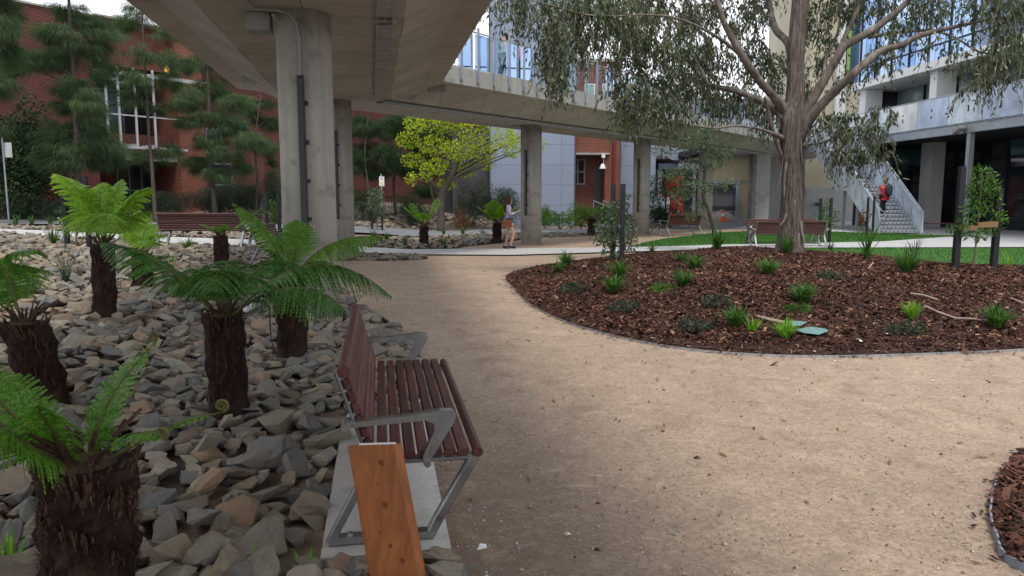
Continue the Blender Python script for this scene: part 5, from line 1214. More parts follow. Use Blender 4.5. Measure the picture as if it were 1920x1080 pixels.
window(bb_, xa+1.9, xc-.05, .6, 3.3, 2.18, nx=3, nz=2, fr='grey_paint'); window(bb_, xd+.9, xd+2.1, 1.1, 3.4, .498, nx=1, nz=2, fr='grey_paint')
window(bb_, xd+.6, xd+1.5, 3.9, 5.2, .498, nx=1, nz=1, fr='grey_paint')
M['lamp_glow'] = (lambda t: (t.l(t.n('ShaderNodeEmission', i_Strength=2.0, i_Color=(1,.55,.12,1)).outputs[0], t.n('ShaderNodeOutputMaterial').inputs[0]), t.m)[1])(NT('warm_lamp_glow'))
def lampb(u, v, r, lb):
    m = MB(); m.tube([(0,0,-.2),(0,0,-.12),(0,0,.12),(0,0,.2)], [r*.4, r, r, r*.4], 10); o = m.build('hanging_lamp', M['lamp_glow'], sm=True); q = P(u, v, 36.9); o.location = q; tag(o, lb, 'lamp')
lampb(313, 129, .10, 'small glowing amber lamp inside the brick building window'); 
# sunshade frame
M['frame_grey'] = flat('frame_grey', (.5,.52,.55), .5)
fr = MB(); ys, zb, zt = -1.15, 3.95, 7.0; r = .04; x0, x1 = sxo(197, 1.15), xc-.1
for i in range(4):
    x = sxo((197, 220, 251, 286)[i], 1.15); fr.bb(x-r, x+r, ys-r, ys+r, zb, zt+(.5 if i else 0)); fr.bb(x-r*.7, x+r*.7, ys+r, .0, zb+.02, zb+.12); fr.bb(x-r*.7, x+r*.7, ys+r, .0 if i < 1 else .34, zt-.12, zt-.02)
fr.bb(x0-r, x1, ys-r*.8, ys+r*.8, zb-.12, zb-.003); fr.bb(x0-r, x1+.6, ys-r*.8, ys+r*.8, zt+.12, zt+.22); fr.bb(x0+r, x1, ys-r*.5, ys+r*.5, 5.3, 5.36); fr.bb(x0-r, x1+1.6, ys+.4, ys+.46, zt+.3, zt+.36); fr.bb(x0-r, x1+1.6, ys+.8, ys+.86, zt+.3, zt+.36)
fr.build('sunshade_frame', M['frame_grey'], bb_)
# -- dark wall + blue grey clad building
cb = thing('clad_building', 'pale blue grey panel clad building behind the yellow green tree', 'building', (-1.25, 43.5, 0))
m = MB(); m.bb(0, 4.85, 0, 10, -.5, 19); m.build('cladding', M['clad'], cb)
m = MB(); m.bb(-.06, -.003, -.06, .4, -.5, 19); m.bb(4.853, 4.91, -.06, .4, -.5, 19); m.build('corner_trim', M['clad_dark'], cb)
m = MB()
for x_, z_ in ((1.4, 8.0), (1.4, 9.6)): m.bb(x_, 4.6, -.05, -.003, z_, z_+.06)
m.build('rail', M['galv'], cb)
db = thing('dark_annex', 'low dark grey panelled annex wall left of the clad building', 'building', (-3.5, 44.2, 0))
m = MB(); m.bb(0, 2.15, 0, 4, -.5, 5.4); m.build('wall', M['clad_dark'], db); m = MB(); m.bb(-.55, -.004, .3, 4, -.5, 5.2); m.build('recess', M['dark_wall'], db); m = MB(); m.bb(-.6, 2.2, -.08, 4.1, 5.4, 5.52); m.build('coping', M['clad_dark'], db)
# -- brick building 2
b2 = thing('brick_building', 'orange red brick building with an amber window and a dark doorway, right of the cladding', 'building', (3.68, 44.0, 0))
def ux(u, Y): return (u-960)/FPX*Y*1.0
def lx(u): return P(u, 330, 44.0).x-3.68
def lz(v): return P(1100, v, 44.0).z
m = MB(); m.bb(0, lx(1162), 0, 8, lz(288), 9.3); m.bb(lx(1134), lx(1162), .002, 8, -.5, lz(288)); m.bb(0, lx(1133), 1.2, 8, -.5, lz(290)); m.build('wall', M['brick_warm'], b2)
m = MB(); m.bb(-.02, lx(1142), -.16, 1.2, lz(290), lz(286.5)-.003); m.build('ledge', M['fascia'], b2)
window(b2, lx(1072), lx(1101), lz(346), lz(296), 1.19, nx=2, nz=2, mat='win_orange', fr='grey_paint', w=.09)
m = MB(); m.bb(lx(1118), lx(1131), 1.15, 1.19, -.3, lz(310)); m.build('door', M['clad_dark'], b2)
dp = MB(); dp.tube([(lx(1150), -.06, -.2), (lx(1150), -.06, 9.2)], .08, 8); dp.build('downpipe', flat('dark_red_pipe', (.16,.03,.03)), b2)
for i in range(3):
    for k, z in enumerate((5.6, 7.3)): window(b2, .5+i*1.0, 1.1+i*1.0, z, z+.75, -.003, nx=1, nz=1, mat='win_pale', fr='white')
m = MB(); m.bb(-.02, lx(1163), -.1, 8.1, 9.3, 9.45); m.build('coping', M['fascia'], b2)
rl = MB()
for d in (0, .55): rl.tube([(1.0+d, -.9, .2), (1.0+d, -.9, 1.25), (2.0+d, -2.6, .75), (2.0+d, -2.6, -.1)], .03, 6)
rl = tag(rl.build('stair_handrail', M['galv']), 'pale metal handrail of the steps to the brick doorway', 'handrail'); rl.location = (3.68, 44, .15)
lp = thing('wall_lamp', 'white two-part wall lamp beside the red brick doorway', 'lamp', tuple(P(1131, 300, 43.9)))
m = MB(); m.bb(-.1, .1, -.12, .06, .12, .34); m.tube([(.02, -.05, .12), (.02, -.05, -.3)], .015, 6); m.build('bracket', M['white'], lp)
m = MB(); m.tube([(-.04, -.12, -.22), (-.04, -.12, -.3), (-.04, -.12, -.5)], [.06, .12, .19], 14); m.build('lamp_shade', M['white'], lp)
# grey panel wall right of brick 2
gb = thing('grey_annex', 'blue grey panel wall between the red brick and the bridge column', 'building', (P(1163, 330, 45).x, 45, 0)); m = MB(); m.bb(0, 2.1, 0, 5, -.3, 7); m.build('wall', M['clad'], gb)
# -- yard behind the bridge: dark shed, orange wall, steel frame, canopy
sh = thing('canopy_shed', 'dark shed with a grey sloping roof, steel frame and orange red wall under the bridge', 'building', (P(1212, 330, 50).x, 50, 0))
def sxx(u): return P(u, 330, 50).x-sh.location.x
def szz(v): return P(1250, v, 50).z
m = MB(); m.bb(sxx(1200), sxx(1345), 3.2, 3.4, -.2, szz(296)); m.build('back_wall', M['dark_wall'], sh)
m = MB(); m.bb(sxx(1236), sxx(1297), 2.2, 2.4, .3, szz(328)); m.build('side_wall', M['orange'], sh)
m = MB(); m.add([(sxx(1190), -1, szz(298)), (sxx(1246), -1, szz(298)), (sxx(1268), -1, szz(307)), (sxx(1268), 4, szz(307)), (sxx(1246), 4, szz(298)), (sxx(1190), 4, szz(298))], [(0,1,4,5), (1,2,3,4)])
for p_ in list(m.v): pass
m.bb(sxx(1190), sxx(1246), -1.06, -1.0, szz(298)-.05, szz(295)); m.build('canopy', M['clad_dark'], sh)
m = MB(); m.bb(sxx(1231), sxx(1238), -.6, -.4, 0, szz(308)); m.bb(sxx(1231), sxx(1308), -.62, -.38, szz(317), szz(307)-.003); m.bb(sxx(1296), sxx(1301), -.6, -.4, 0, szz(318)); m.build('steel_frame', M['grey_paint'], sh)
m = MB(); m.tube([(sxx(1240), 1.9, szz(340)), (sxx(1290), 1.9, szz(385))], .05, 6); m.tube([(sxx(1240), 1.9, szz(378)), (sxx(1292), 1.9, szz(420))], .05, 6); m.build('brace', M['grey_paint'], sh)
ub = thing('grey_building', 'plain blue grey upper building seen under the far end of the bridge', 'building', (P(1200, 280, 58).x, 58, 0)); m = MB(); m.bb(0, 9, 0, 8, 4.4, 9); m.build('wall', M['clad'], ub); m = MB(); m.bb(.02, 8.98, .02, 7.9, -.2, 4.397); m.build('base_wall', M['dark_wall'], ub)
# cream building
CYB = 53
cr = thing('cream_building', 'cream brick building with a grey roller door behind the bridge columns', 'building', (P(1325, 340, CYB).x, CYB, 0))
def cx(u): return P(u, 340, CYB).x-cr.location.x
def cz(v): return P(1400, v, CYB).z
m = MB(); m.bb(cx(1315), cx(1506), 0, 10, -.2, cz(292)); m.build('wall', M['cream'], cr)
m = MB(); m.bb(cx(1335), cx(1377), -.06, -.005, cz(386), cz(346)); m.build('roller_door', M['roller'], cr)
m = MB(); m.bb(cx(1326), cx(1334.6), -.4, -.02, 0, cz(340)); m.bb(cx(1377.5), cx(1384), -.4, -.02, 0, cz(340)); m.bb(cx(1326), cx(1384), -.42, -.03, cz(346)+.004, cz(341)); m.build('door_frame', M['grey_paint'], cr)
m = MB(); m.bb(cx(1330), cx(1380), -.3, -.07, 0, cz(387)); m.build('dock', M['dark_wall'], cr)
m = MB(); m.bb(cx(1340), cx(1500), -.05, -.003, cz(341)-.02, cz(338.5)); m.build('ledge', M['fascia'], cr)
m = MB(); m.bb(cx(1300), cx(1520), -1.0, 9, cz(290), cz(278)); m.build('canopy', M['dark_wall'], cr)
m = MB(); m.bb(cx(1300), cx(1520), -1.2, -1.003, cz(287), cz(275)); m.build('canopy_edge', M['grey_paint'], cr)
for u in (1384, 1449): m = MB(); m.bb(cx(u), cx(u)+.28, -2.9, -2.6, 0, cz(285)); m.build('steel_post', M['grey_paint'], cr)
m = MB(); m.bb(cx(1437), cx(1449), -2.9, -2.7, cz(381), cz(379)); m.build('bracket', M['grey_paint'], cr)
for u in (1420, 1452): window(cr, cx(u), cx(u+20), cz(409), cz(397), -.003, nx=1, nz=1, mat='win_teal', fr='white', w=.1)
# tall cream and grey block beyond the stair
tb_ = thing('tall_block', 'tall pale cream building with a lime green strip behind the gum tree', 'building', (P(1506, 340, 50).x, 50, 0))
def tx(u): return P(u, 340, 50).x-tb_.location.x
m = MB(); m.bb(.003, tx(1640), 0, 8, P(1550, 352, 50).z, 20); m.build('wall', M['cream_pale'], tb_)
m = MB(); m.bb(-.05, tx(1640), -.05, 8.05, -.2, P(1550, 352, 50).z-.003); m.build('base_wall', M['pale_render'], tb_)
m = MB(); m.bb(-2.6, -.06, -.4, 8, -.2, 7.2); m.build('side_block', M['pale_render'], tb_)
m = MB(); m.bb(tx(1574), tx(1590), -.6, -.01, P(1580, 152, 50).z, P(1580, 60, 50).z); m.build('lime_panel', M['lime'], tb_)
m = MB(); m.bb(tx(1556), tx(1573.5), -.3, -.012, P(1580, 250, 50).z, 19); m.build('white_panel', M['slab_white'], tb_)
m = MB(); m.bb(tx(1530), tx(1534), -.35, -.055, P(1530, 386, 50).z, P(1530, 380, 50).z); m.build('wall_light', M['black'], tb_)
# ------------------------------------------------------------------ building with gallery at right
F0 = Vector((20.06, 28.0)); fd = Vector((-.06, .998)).normalized()
gb2 = thing('glass_building', 'modern building with blue glass upper floors and a steel gallery at right', 'building', (F0.x, F0.y, 0), math.atan2(fd.y, fd.x))
# local x along the facade away from the viewer, local +y towards the left (outward)
X0, X1 = -9.0, 15.2
m = MB(); m.bb(X0, X1, -8, -.12, 4.5, 4.62); m.build('gallery_soffit', M['dark_wall'], gb2)
m = MB(); m.bb(X0, X1+2, -.1, .0, 4.42, 4.78); m.bb(X0, X1+2, -.16, .06, 4.785, 4.81); m.bb(X0, X1+2, -.16, .06, 4.39, 4.415); m.build('edge_beam', M['galv'], gb2)
m = MB(); m.bb(X0, X1, -4.6, -.2, 4.63, 4.78); m.build('gallery_floor', M['pale_render'], gb2)
k = 0; x = -7.4
Mz_ = []
for j in range(3):
    t = NT('galvanised_painted_reflection'); o = t.coord('Object', (1, 1, .7)); n_ = t.noise(o, .9+.3*j, 4, .6, .4); cc = [(.50,.58,.74), (.84,.86,.88), (.62,.70,.82)][j]  # blue and white reflections painted into the three panel tones
    Mz_.append(t.out(t.ramp(n_, [(.35, tuple(q*.66 for q in cc)), (.65, tuple(min(.88, q*1.15) for q in cc))]), .35, .25, .5))
slots = [((.9, .45, .28), (.9, .9, .1)), ((1.2, .4, .12), (1.2, .72, .12)), ((1.2, .4, .2), (1.2, .72, .08)), ((1.2, .4, .34), (1.2, .8, .16)), ((1.2, .38, .3), (1.2, .76, .3))]
while x < X1+1:
    p = MB(); p.bb(x+.02, x+2.28, .002, .022, 4.84, 6.12); pn = p.build('gallery_panel', Mz_[(0, 1, 2, 1, 0, 2)[k % 6]], gb2)
    s = MB()
    for a, b, h in slots[k % 5]: s.bb(x+a-.05, x+a+.05, .0235, .027, 4.84+b, 4.84+b+h)
    s.build('slot', M['black'], pn); x += 2.3; k += 1
m = MB(); m.tube([(X0, -.06, 6.17), (X1+1, -.06, 6.17)], .03, 8); m.build('gallery_rail', M['galv'], gb2)
for x_ in (4.9, -4.2): m = MB(); m.bb(x_-.11, x_+.11, -.22, .0, 0, 4.385); m.bb(x_-.16, x_+.16, -.26, .02, 0, .02); m.build('steel_post', M['galv'], gb2)
fl = MB(); fl.box((5.3, .2, 4.55), (.5, .3, .16), Matrix.Rotation(R(25), 3, 'Y')); fl.bb(5.2, 5.4, .065, .12, 4.35, 4.5); fl.build('flood_light', M['greybox'], gb2)
# ground floor: dark glazing set back
m = MB(); m.bb(X0, X1, -5.0, -4.9, 0, 4.495); m.build('ground_glazing', M['win_dark'], gb2)
m = MB(); z = 0
for i in range(13):
    x_ = X0+.4+i*1.95; m.bb(x_-.06, x_+.06, -4.9, -4.8, 0, 4.49)
for z in (.08, 2.4, 3.55): m.bb(X0, X1, -4.897, -4.82, z-.05, z+.05)
m.build('mullions', M['black'], gb2)
for i in (1, 3, 4, 6, 8): x_ = X0+.4+i*1.95; m = MB(); m.bb(x_+.1, x_+1.85, -4.895, -4.885, 3.62, 4.4); m.build('teal_pane', M['win_teal'], gb2)  # upper panes in paler teal glass
for x_ in (12.4,): m = MB(); m.bb(x_-.5, x_+.5, -3.6, -2.9, 0, 4.49); m.build('pillar', M['pale_render'], gb2)
m = MB(); m.bb(X1-.22, X1-.02, -8, -.45, .0, 4.49); m.bb(X1-.22, X1-.02, -8, -1.5, 4.79, 7.5); m.build('end_wall', M['win_dark'], gb2)
m = MB(); m.bb(X1-.21, X1-.23, -4.4, -1.0, 3.4, 4.3); m.build('teal_pane', M['win_teal'], gb2)
# first floor recess
m = MB(); m.bb(X0, X1, -2.7, -2.6, 4.8, 7.55); m.build('gallery_wall', M['win_dark'], gb2)
for i in range(9):
    x_ = X0+.2+i*2.65; m = MB(); m.bb(x_+.05, x_+2.55, -2.595, -2.57, 6.75, 7.5); m.build('spandrel', M['win_pale'], gb2)
    m = MB(); m.bb(x_-.05, x_+.02, -2.595, -2.5, 4.8, 7.5); m.bb(x_+.1, x_+2.5, -2.59, -2.56, 6.35, 6.7); m.build('window_frame', M['black'], gb2)
for x_, w_ in ((8.2, .55), (14.6, .7)): m = MB(); m.bb(x_-w_/2, x_+w_/2, -1.3, -.35, 4.8, 7.5); m.build('pillar', M['slab_white'], gb2)
m = MB(); m.bb(X0, X1, -8, .03, 7.52, 7.92); m.build('white_slab', M['slab_white'], gb2)
m = MB(); m.bb(X0, X1-.1, -7.9, -.05, 7.923, 19); m.build('curtain_wall', M['curtain'], gb2)
m = MB()
for i in range(17): x_ = X0+.2+i*1.55; m.bb(x_-.02, x_+.02, -.047, .01, 7.93, 19)
for z in (8.6, 12.2, 15.6): m.bb(X0, X1-.12, -.047, .005, z-.03, z+.03)
m.build('curtain_mullions', M['black'], gb2)
# end wall of the upper floors: teal glass return
m = MB(); m.bb(X1-.09, X1-.02, -6, .2, 7.925, 19); m.build('end_glass', M['win_teal'], gb2)
# ------------------------------------------------------------------ galvanised stair
st = thing('steel_stair', 'galvanised steel stair with solid plate sides rising to the gallery', 'stair', (16.3, 33.4, 0), R(-3))
SW = 1.85; n1, rise, go = 13, .17, .285
m = MB()
def flight(y0, z0, n):
    for i in range(n):
        y, z = y0+i*go, z0+i*rise
        m.bb(.04, SW-.04, y, y+go+.02, z+rise-.035, z+rise); m.bb(.041, SW-.041, y+.004, y+.016, z+.045, z+rise-.038)
flight(0, 0, n1); yl, zl = n1*go, n1*rise
m.bb(.03, SW-.03, yl+.021, yl+1.3, zl-.06, zl-.001); n2 = 13; flight(yl+1.3, zl, n2); yt_, zt_ = yl+1.3+n2*go, zl+n2*rise
m.bb(.03, SW-.03, yt_+.021, yt_+2.2, zt_-.06, zt_-.001)
m.build('treads', M['galv'], st)
# dark perforations on the risers
h = MB()
for i in range(n1):
    for kx in range(9):
        x_ = .2+kx*.18; z = i*rise+.09; h.bb(x_-.035, x_+.035, i*go+.0005, i*go+.0035, z-.02, z+.02)
kind(h.build('perforation_marking', M['black'], st), 'stuff')
for x_ in (0, SW):
    s = MB(); e = .012 if x_ else -.012
    pf = [(-.25, .02), (-.25+.0, .45), (-.1, 1.05), (yl, zl+1.15), (yl+1.3, zl+1.15), (yt_, zt_+1.15), (yt_+2.2, zt_+1.15), (yt_+2.2, zt_-.3), (yt_, zt_-.3), (yl+1.35, zl-.3), (yl, zl-.3), (.35, .0)]
    s.prism(pf, 0, x_-.014, x_+.014); sd = s.build('side_plate', Mz_[2], st)
    sl_ = MB()
    for i in range(6):
        y = .7+i*.95; z = y/go*rise; sl_.prism([(y, z+.25), (y+.03, z+.25), (y+.22, z+.72), (y+.19, z+.72)], 0, x_-.018 if x_ == 0 else x_-.018, x_-.0145)
    sl_.build('slot', M['black'], sd)
    r_ = MB(); ix = x_+(.09 if x_ == 0 else -.09); r_.tube([(ix, -.45, .62), (ix, -.45, .98), (ix, -.1, 1.02), (ix, yl, zl+1.02), (ix, yl+1.3, zl+1.02), (ix, yt_, zt_+1.02)], .024, 8); r_.build('handrail', M['galv'], st)
for y in (2.6, yl+.6):
    for xs_ in (.1, SW-.22): m2 = MB(); m2.bb(xs_, xs_+.12, y, y+.12, 0, (y/go*rise if y < yl else zl)-.07); m2.build('support', M['grey_paint'], st)
gx_ = thing('gallery_link', 'galvanised plate fronted landing joining the stair top to the gallery', 'gallery', (16.0, 42.9, 0), R(-3)); m = MB(); m.bb(0, 3.6, 0, 2.4, 4.42, 4.6); m.build('landing', M['galv'], gx_); m = MB(); m.bb(-1.6, -.01, 1.8, 1.83, 4.4, 6.1); m.bb(0, 3.4, 2.3, 2.33, 4.62, 6.1); m.build('gallery_panel', Mz_[1], gx_)
# ------------------------------------------------------------------ signs, fence, cones
def sign(label, u, v0, v1, su0, sv0, su1, sv1, Y, marks=True, tilt=0, sp=1):
    b = P(u, v1, Y); z0 = hz(b.x, b.y); top = P(u, v0, Y); t = thing('parking_sign', label, 'sign', (b.x, b.y, z0))
    m = MB(); m.tube([(b.x, b.y, z0-.05), (b.x, b.y, top.z)], .032, 10); m.build('pole', M['galv'], t, world=True)
    a, c_ = P(su0, sv0, Y), P(su1, sv1, Y); w_, h_ = c_.x-a.x, a.z-c_.z; mx_ = (a.x+c_.x)/2; mz = (a.z+c_.z)/2; yy = b.y-.045*sp
    m = MB(); m.rbox((mx_, yy, mz), (w_, .008, h_), .002); pl = m.build('plate', M['white'], t, world=True)
    if marks:
        yy -= .0055
        f = MB(); n = 20
        cx_, cz_ = mx_+w_*.02, mz+h_*.28; r_ = w_*.22
        for i in range(n):
            a0_, a1_ = 2*PI*i/n, 2*PI*(i+1)/n
            f.add([(cx_+math.cos(q)*rr_, yy, cz_+math.sin(q)*rr_) for q, rr_ in ((a0_, r_), (a1_, r_), (a1_, r_*.78), (a0_, r_*.78))], [(0,1,2,3)])
        f.add([(cx_+r_*.6*s1-r_*.09, yy-.0005, cz_+r_*.6*s1*-1) if False else (cx_+s1*r_*.62+s2*r_*.08, yy-.001, cz_-s1*r_*.62+s2*r_*.08) for s1, s2 in ((-1,-1),(1,-1),(1,1),(-1,1))], [(0,1,2,3)])
        f.build('red_ring', flat('sign_red', (.5,.03,.03)), pl, world=True)
        f = MB(); 
        f.bb(cx_-r_*.32, cx_-r_*.12, yy-.0004, yy+.001, cz_-r_*.5, cz_+r_*.5); f.bb(cx_-r_*.119, cx_+r_*.3, yy-.0004, yy+.001, cz_+r_*.3, cz_+r_*.5); f.bb(cx_-r_*.119, cx_+r_*.3, yy-.0004, yy+.001, cz_-r_*.08, cz_+r_*.12); f.bb(cx_+r_*.15, cx_+r_*.3, yy-.0004, yy+.001, cz_+r_*.121, cz_+r_*.299)
        f.build('letter_mark', M['black'], pl, world=True)
        f = MB(); f.bb(mx_-w_*.3, mx_+w_*.25, yy, yy+.001, mz-h_*.34, mz-h_*.06); f.build('yellow_patch', flat('sign_yellow', (.75,.65,.3)), pl, world=True)
        f = MB(); f.bb(mx_-w_*.25, mx_+w_*.4, yy-.001, yy, mz-h_*.42, mz-h_*.39); f.build('text_line', M['greybox'], pl, world=True)
    return t
sign('white parking sign on a grey pole behind the small five-frond tree fern', 717, 326, 436, 711, 331, 721, 349, 33.5)
sign('white sign plate seen from behind on a leaning grey pole at the left edge', 17, 258, 417, 5, 267, 22, 295, 27, marks=False, sp=-1)
fn = thing('railing_fence', 'thin dark metal railing in front of the shaded brick wall', 'fence', tuple(G(640, 402)))
m = MB(); a, b = P(600, 370, 40.5), P(825, 368, 41.5); 
for z in (0, -1.0): m.tube([a+Vector((0,0,z)), b+Vector((0,0,z))], .022, 6)
m.build('rail', M['black'], fn, world=True); m = MB()
for i in range(40): p = a.lerp(b, i/39); m.tube([p, p+Vector((0,0,-1.15))], .012, 5)
m.build('bars', M['black'], fn, world=True)
yf = thing('yard_fence', 'pale metal bar fence in front of the roller door', 'fence', tuple(P(1330, 417, 46))); m = MB(); a, b = P(1330, 396, 46), P(1412, 396, 47)
for z in (0, -.75): m.tube([a+Vector((0,0,z)), b+Vector((0,0,z))], .03, 6)
m.build('rail', M['galv'], yf, world=True); m = MB()
for i in range(26): p = a.lerp(b, i/25); m.tube([p, p+Vector((0,0,-.95))], .018, 5)
m.build('bars', M['galv'], yf, world=True)
M['cone_orange'] = flat('cone_orange', (.75,.1,.02), .5)
def cone(label, u, v, Y, h=.72):
    p = P(u, v, Y); t = thing('traffic_cone', label, 'traffic cone', (p.x, p.y, p.z)); m = MB(); m.rbox((0,0,.02), (.36,.36,.04), .008); m.tube([(0,0,.041),(0,0,h*.40)], [.14,.098], 16); m.tube([(0,0,h*.66),(0,0,h),(0,0,h+.01)], [.066,.028,.02], 16); m.build('body', M['cone_orange'], t); m = MB(); m.tube([(0,0,h*.40),(0,0,h*.66)], [.098,.066], 16, False); m.build('white_band', M['white'], t)
cone('orange traffic cone with a white band in front of the roller door', 1355, 415, 44); cone('orange traffic cone tip showing above the bench on the gravel', 1272, 413, 42.5, .85)
mb_ = MB(); q = P(1352, 412, 48); tag((lambda o: o)(MB().tube([q+Vector((0,0,-.25)), q+Vector((0,0,.1)), q+Vector((0,0,.45)), q+Vector((0,0,.62))], [1.1, .95, .5, .05], 14).build('sand_pile', M['gravel'], sm=True)), 'pale heap of sand beside the traffic cone in front of the fence', 'sand heap')
vn = thing('parked_van', 'white vehicle with a blue and yellow stripe half hidden behind the bridge column', 'van', (P(1226, 402, 53).x, 53, -.2), R(84))
m = MB(); m.prism([(-2.2, .45), (2.2, .45), (2.25, 1.0), (1.55, 1.15), (1.0, 1.75), (-2.1, 1.8), (-2.25, 1.0)], 1, -.85, .85); m.build('body', M['white'], vn)
for y in (-.853, .853): m = MB(); m.bb(-2.1, 1.9, y-.004, y+.004, .8, 1.0); m.build('blue_stripe', flat('stripe_blue', (.03,.1,.5)), vn); m = MB(); m.bb(-2.1, 1.0, y-.005, y+.005, 1.01, 1.12); m.build('yellow_stripe', flat('stripe_yellow', (.85,.6,.05)), vn); m = MB(); m.bb(-1.9, .9, y-.006, y+.006, 1.2, 1.65); m.build('window', M['win_dark'], vn)
for sx_ in (-1.4, 1.4):
    for y in (-.8, .8): m = MB(); m.tube([(sx_, y-.1, .33), (sx_, y+.1, .33)], .33, 18); m.build('wheel', M['black'], vn)
# ------------------------------------------------------------------ people
def skin_mesh(name, J, B, mat, parent, sub=1):
    me = bpy.data.meshes.new(name); ids = {k: i for i, k in enumerate(J)}
    me.from_pydata([J[k][0] for k in J], [(ids[a], ids[b]) for a, b in B], []); ob = bpy.data.objects.new(name, me); COL.objects.link(ob)
    md = ob.modifiers.new('skin', 'SKIN'); md.use_smooth_shade = True
    for i, k in enumerate(J):
        r = J[k][1]; sv = me.skin_vertices[0].data[i]; sv.radius = r if hasattr(r, '__len__') else (r, r); sv.use_root = (i == 0)
    ob.modifiers.new('sub', 'SUBSURF').levels = sub; ob.modifiers['sub'].render_levels = sub
    dg = bpy.context.evaluated_depsgraph_get(); m2 = bpy.data.meshes.new_from_object(ob.evaluated_get(dg)); ob.modifiers.clear(); ob.data = m2; bpy.data.meshes.remove(me)
    m2.materials.clear(); m2.materials.append(M[mat]); m2.name = name; m2.polygons.foreach_set('use_smooth', [True]*len(m2.polygons))
    if parent: ob.parent = parent
    return ob
def V3(*a): return Vector(a)
def person(label, loc, rz, pose, wear, sc=1.0, bare_legs=False):
    """local +X is forward"""
    t = thing('person', label, 'person', loc, rz); t.scale = (sc,)*3
    D = dict(pelvis=(0,0,.90), spine=(0,0,1.06), chest=(.01,0,1.24), neck=(.02,0,1.40), skull=(.035,0,1.48), crown=(.03,0,1.60), face=(.085,0,1.47),
        shl=(0,.155,1.33), ell=(-.02,.20,1.08), wrl=(.05,.20,.86), shr=(0,-.155,1.33), elr=(-.02,-.20,1.08), wrr=(.05,-.20,.86),
        hpl=(0,.085,.86), knl=(.02,.085,.48), anl=(-.02,.085,.08), hpr=(0,-.085,.86), knr=(.02,-.085,.48), anr=(-.02,-.085,.08)); D.update(pose); D = {k: V3(*v) for k, v in D.items()}
    rad = dict(pelvis=(.115,.14), spine=(.085,.115), chest=(.095,.13), neck=.045, skull=(.075,.068), crown=(.055,.05), face=.03, shl=.05, ell=.038, wrl=.026, shr=.05, elr=.038, wrr=.026, hpl=.082, knl=.054, anl=.036, hpr=.082, knr=.054, anr=.036)
    J = {k: (D[k], rad[k]) for k in D}; Bn = [('pelvis','spine'),('spine','chest'),('chest','neck'),('neck','skull'),('skull','crown'),('skull','face'),('chest','shl'),('shl','ell'),('ell','wrl'),('chest','shr'),('shr','elr'),('elr','wrr'),('pelvis','hpl'),('hpl','knl'),('knl','anl'),('pelvis','hpr'),('hpr','knr'),('knr','anr')]
    for s in 'lr':
        toe = D['an'+s]+V3(.12, 0, -.045); J['toe'+s] = (toe, .028); Bn.append(('an'+s, 'toe'+s))
        w_ = D['wr'+s]; d = (w_-D['el'+s]).normalized(); lat = d.cross(V3(0,1,0) if abs(d.y) < .8 else V3(1,0,0)).normalized(); sd = lat.cross(d).normalized()
        J['palm'+s] = (w_+d*.055, (.022, .034)); Bn.append(('wr'+s, 'palm'+s))
        for i, (o, l) in enumerate(((-.027, .07), (-.009, .08), (.009, .075), (.027, .06))):
            J[f'f{i}{s}'] = (w_+d*(.055+l*.6)+sd*o+lat*.012, .0085); J[f'g{i}{s}'] = (w_+d*(.055+l)+sd*o+lat*.035, .0075); Bn += [('palm'+s, f'f{i}{s}'), (f'f{i}{s}', f'g{i}{s}')]
        J['th'+s] = (w_+d*.06+sd*-.045+lat*.02, .009); Bn.append(('palm'+s, 'th'+s))
    body = skin_mesh('body', J, Bn, 'skin', t)
    def cloth(name, mat, keys, grow, ends=None, bones=None):
        JJ = {}; 
        for k in keys:
            p, r = J[k]; r = tuple(q+grow for q in r) if hasattr(r, '__len__') else r+grow; JJ[k] = (p, r)
        for k, (a, b, f) in (ends or {}).items():
            r0_, r1_ = J[a][1], J[b][1]; q0 = sum(r0_)/2 if hasattr(r0_, '__len__') else r0_; q1 = sum(r1_)/2 if hasattr(r1_, '__len__') else r1_
            JJ[k] = (J[a][0].lerp(J[b][0], f), q0*(1-f)+q1*f+grow)
        bn = [e for e in Bn if e[0] in JJ and e[1] in JJ]+(bones or []); return skin_mesh(name, JJ, bn, mat, t)
    for name, mat, keys, grow, ends, bones in wear: cloth(name, mat, keys, grow, ends, bones)
    for s in 'lr':
        a = D['an'+s]; m = MB(); m.tube([a+V3(-.075,0,-.045), a+V3(-.03,0,-.03), a+V3(.06,0,-.04), a+V3(.15,0,-.052), a+V3(.185,0,-.06)], [.035,.05,.046,.04,.02], 12); m.build('shoe', M[wear_shoe], t, sm=True)
        m = MB(); m.tube([a+V3(-.085,0,-.068), a+V3(0,0,-.07), a+V3(.19,0,-.07)], [.018,.028,.022], 10); m.build('shoe_sole', M['white'], t, sm=True)
    return t, D
for k, c_ in dict(blouse=(.42,.42,.5), denim=(.1,.19,.33), shoe_black=(.02,.02,.025), hair_brown=(.075,.028,.016), bag_brown=(.22,.065,.03), red_top=(.5,.022,.03), black_trouser=(.012,.012,.018), backpack_grey=(.035,.042,.06), hair_red=(.22,.09,.03), grey_coat=(.25,.3,.36), pink_top=(.45,.12,.12), hair_dark=(.02,.015,.012), navy=(.03,.04,.08)).items(): M[k] = flat(k, c_)
wear_shoe = 'shoe_black'
TORSO = ['pelvis','spine','chest','shl','shr']; ARMS = ['ell','elr']
g = G(953, 468)
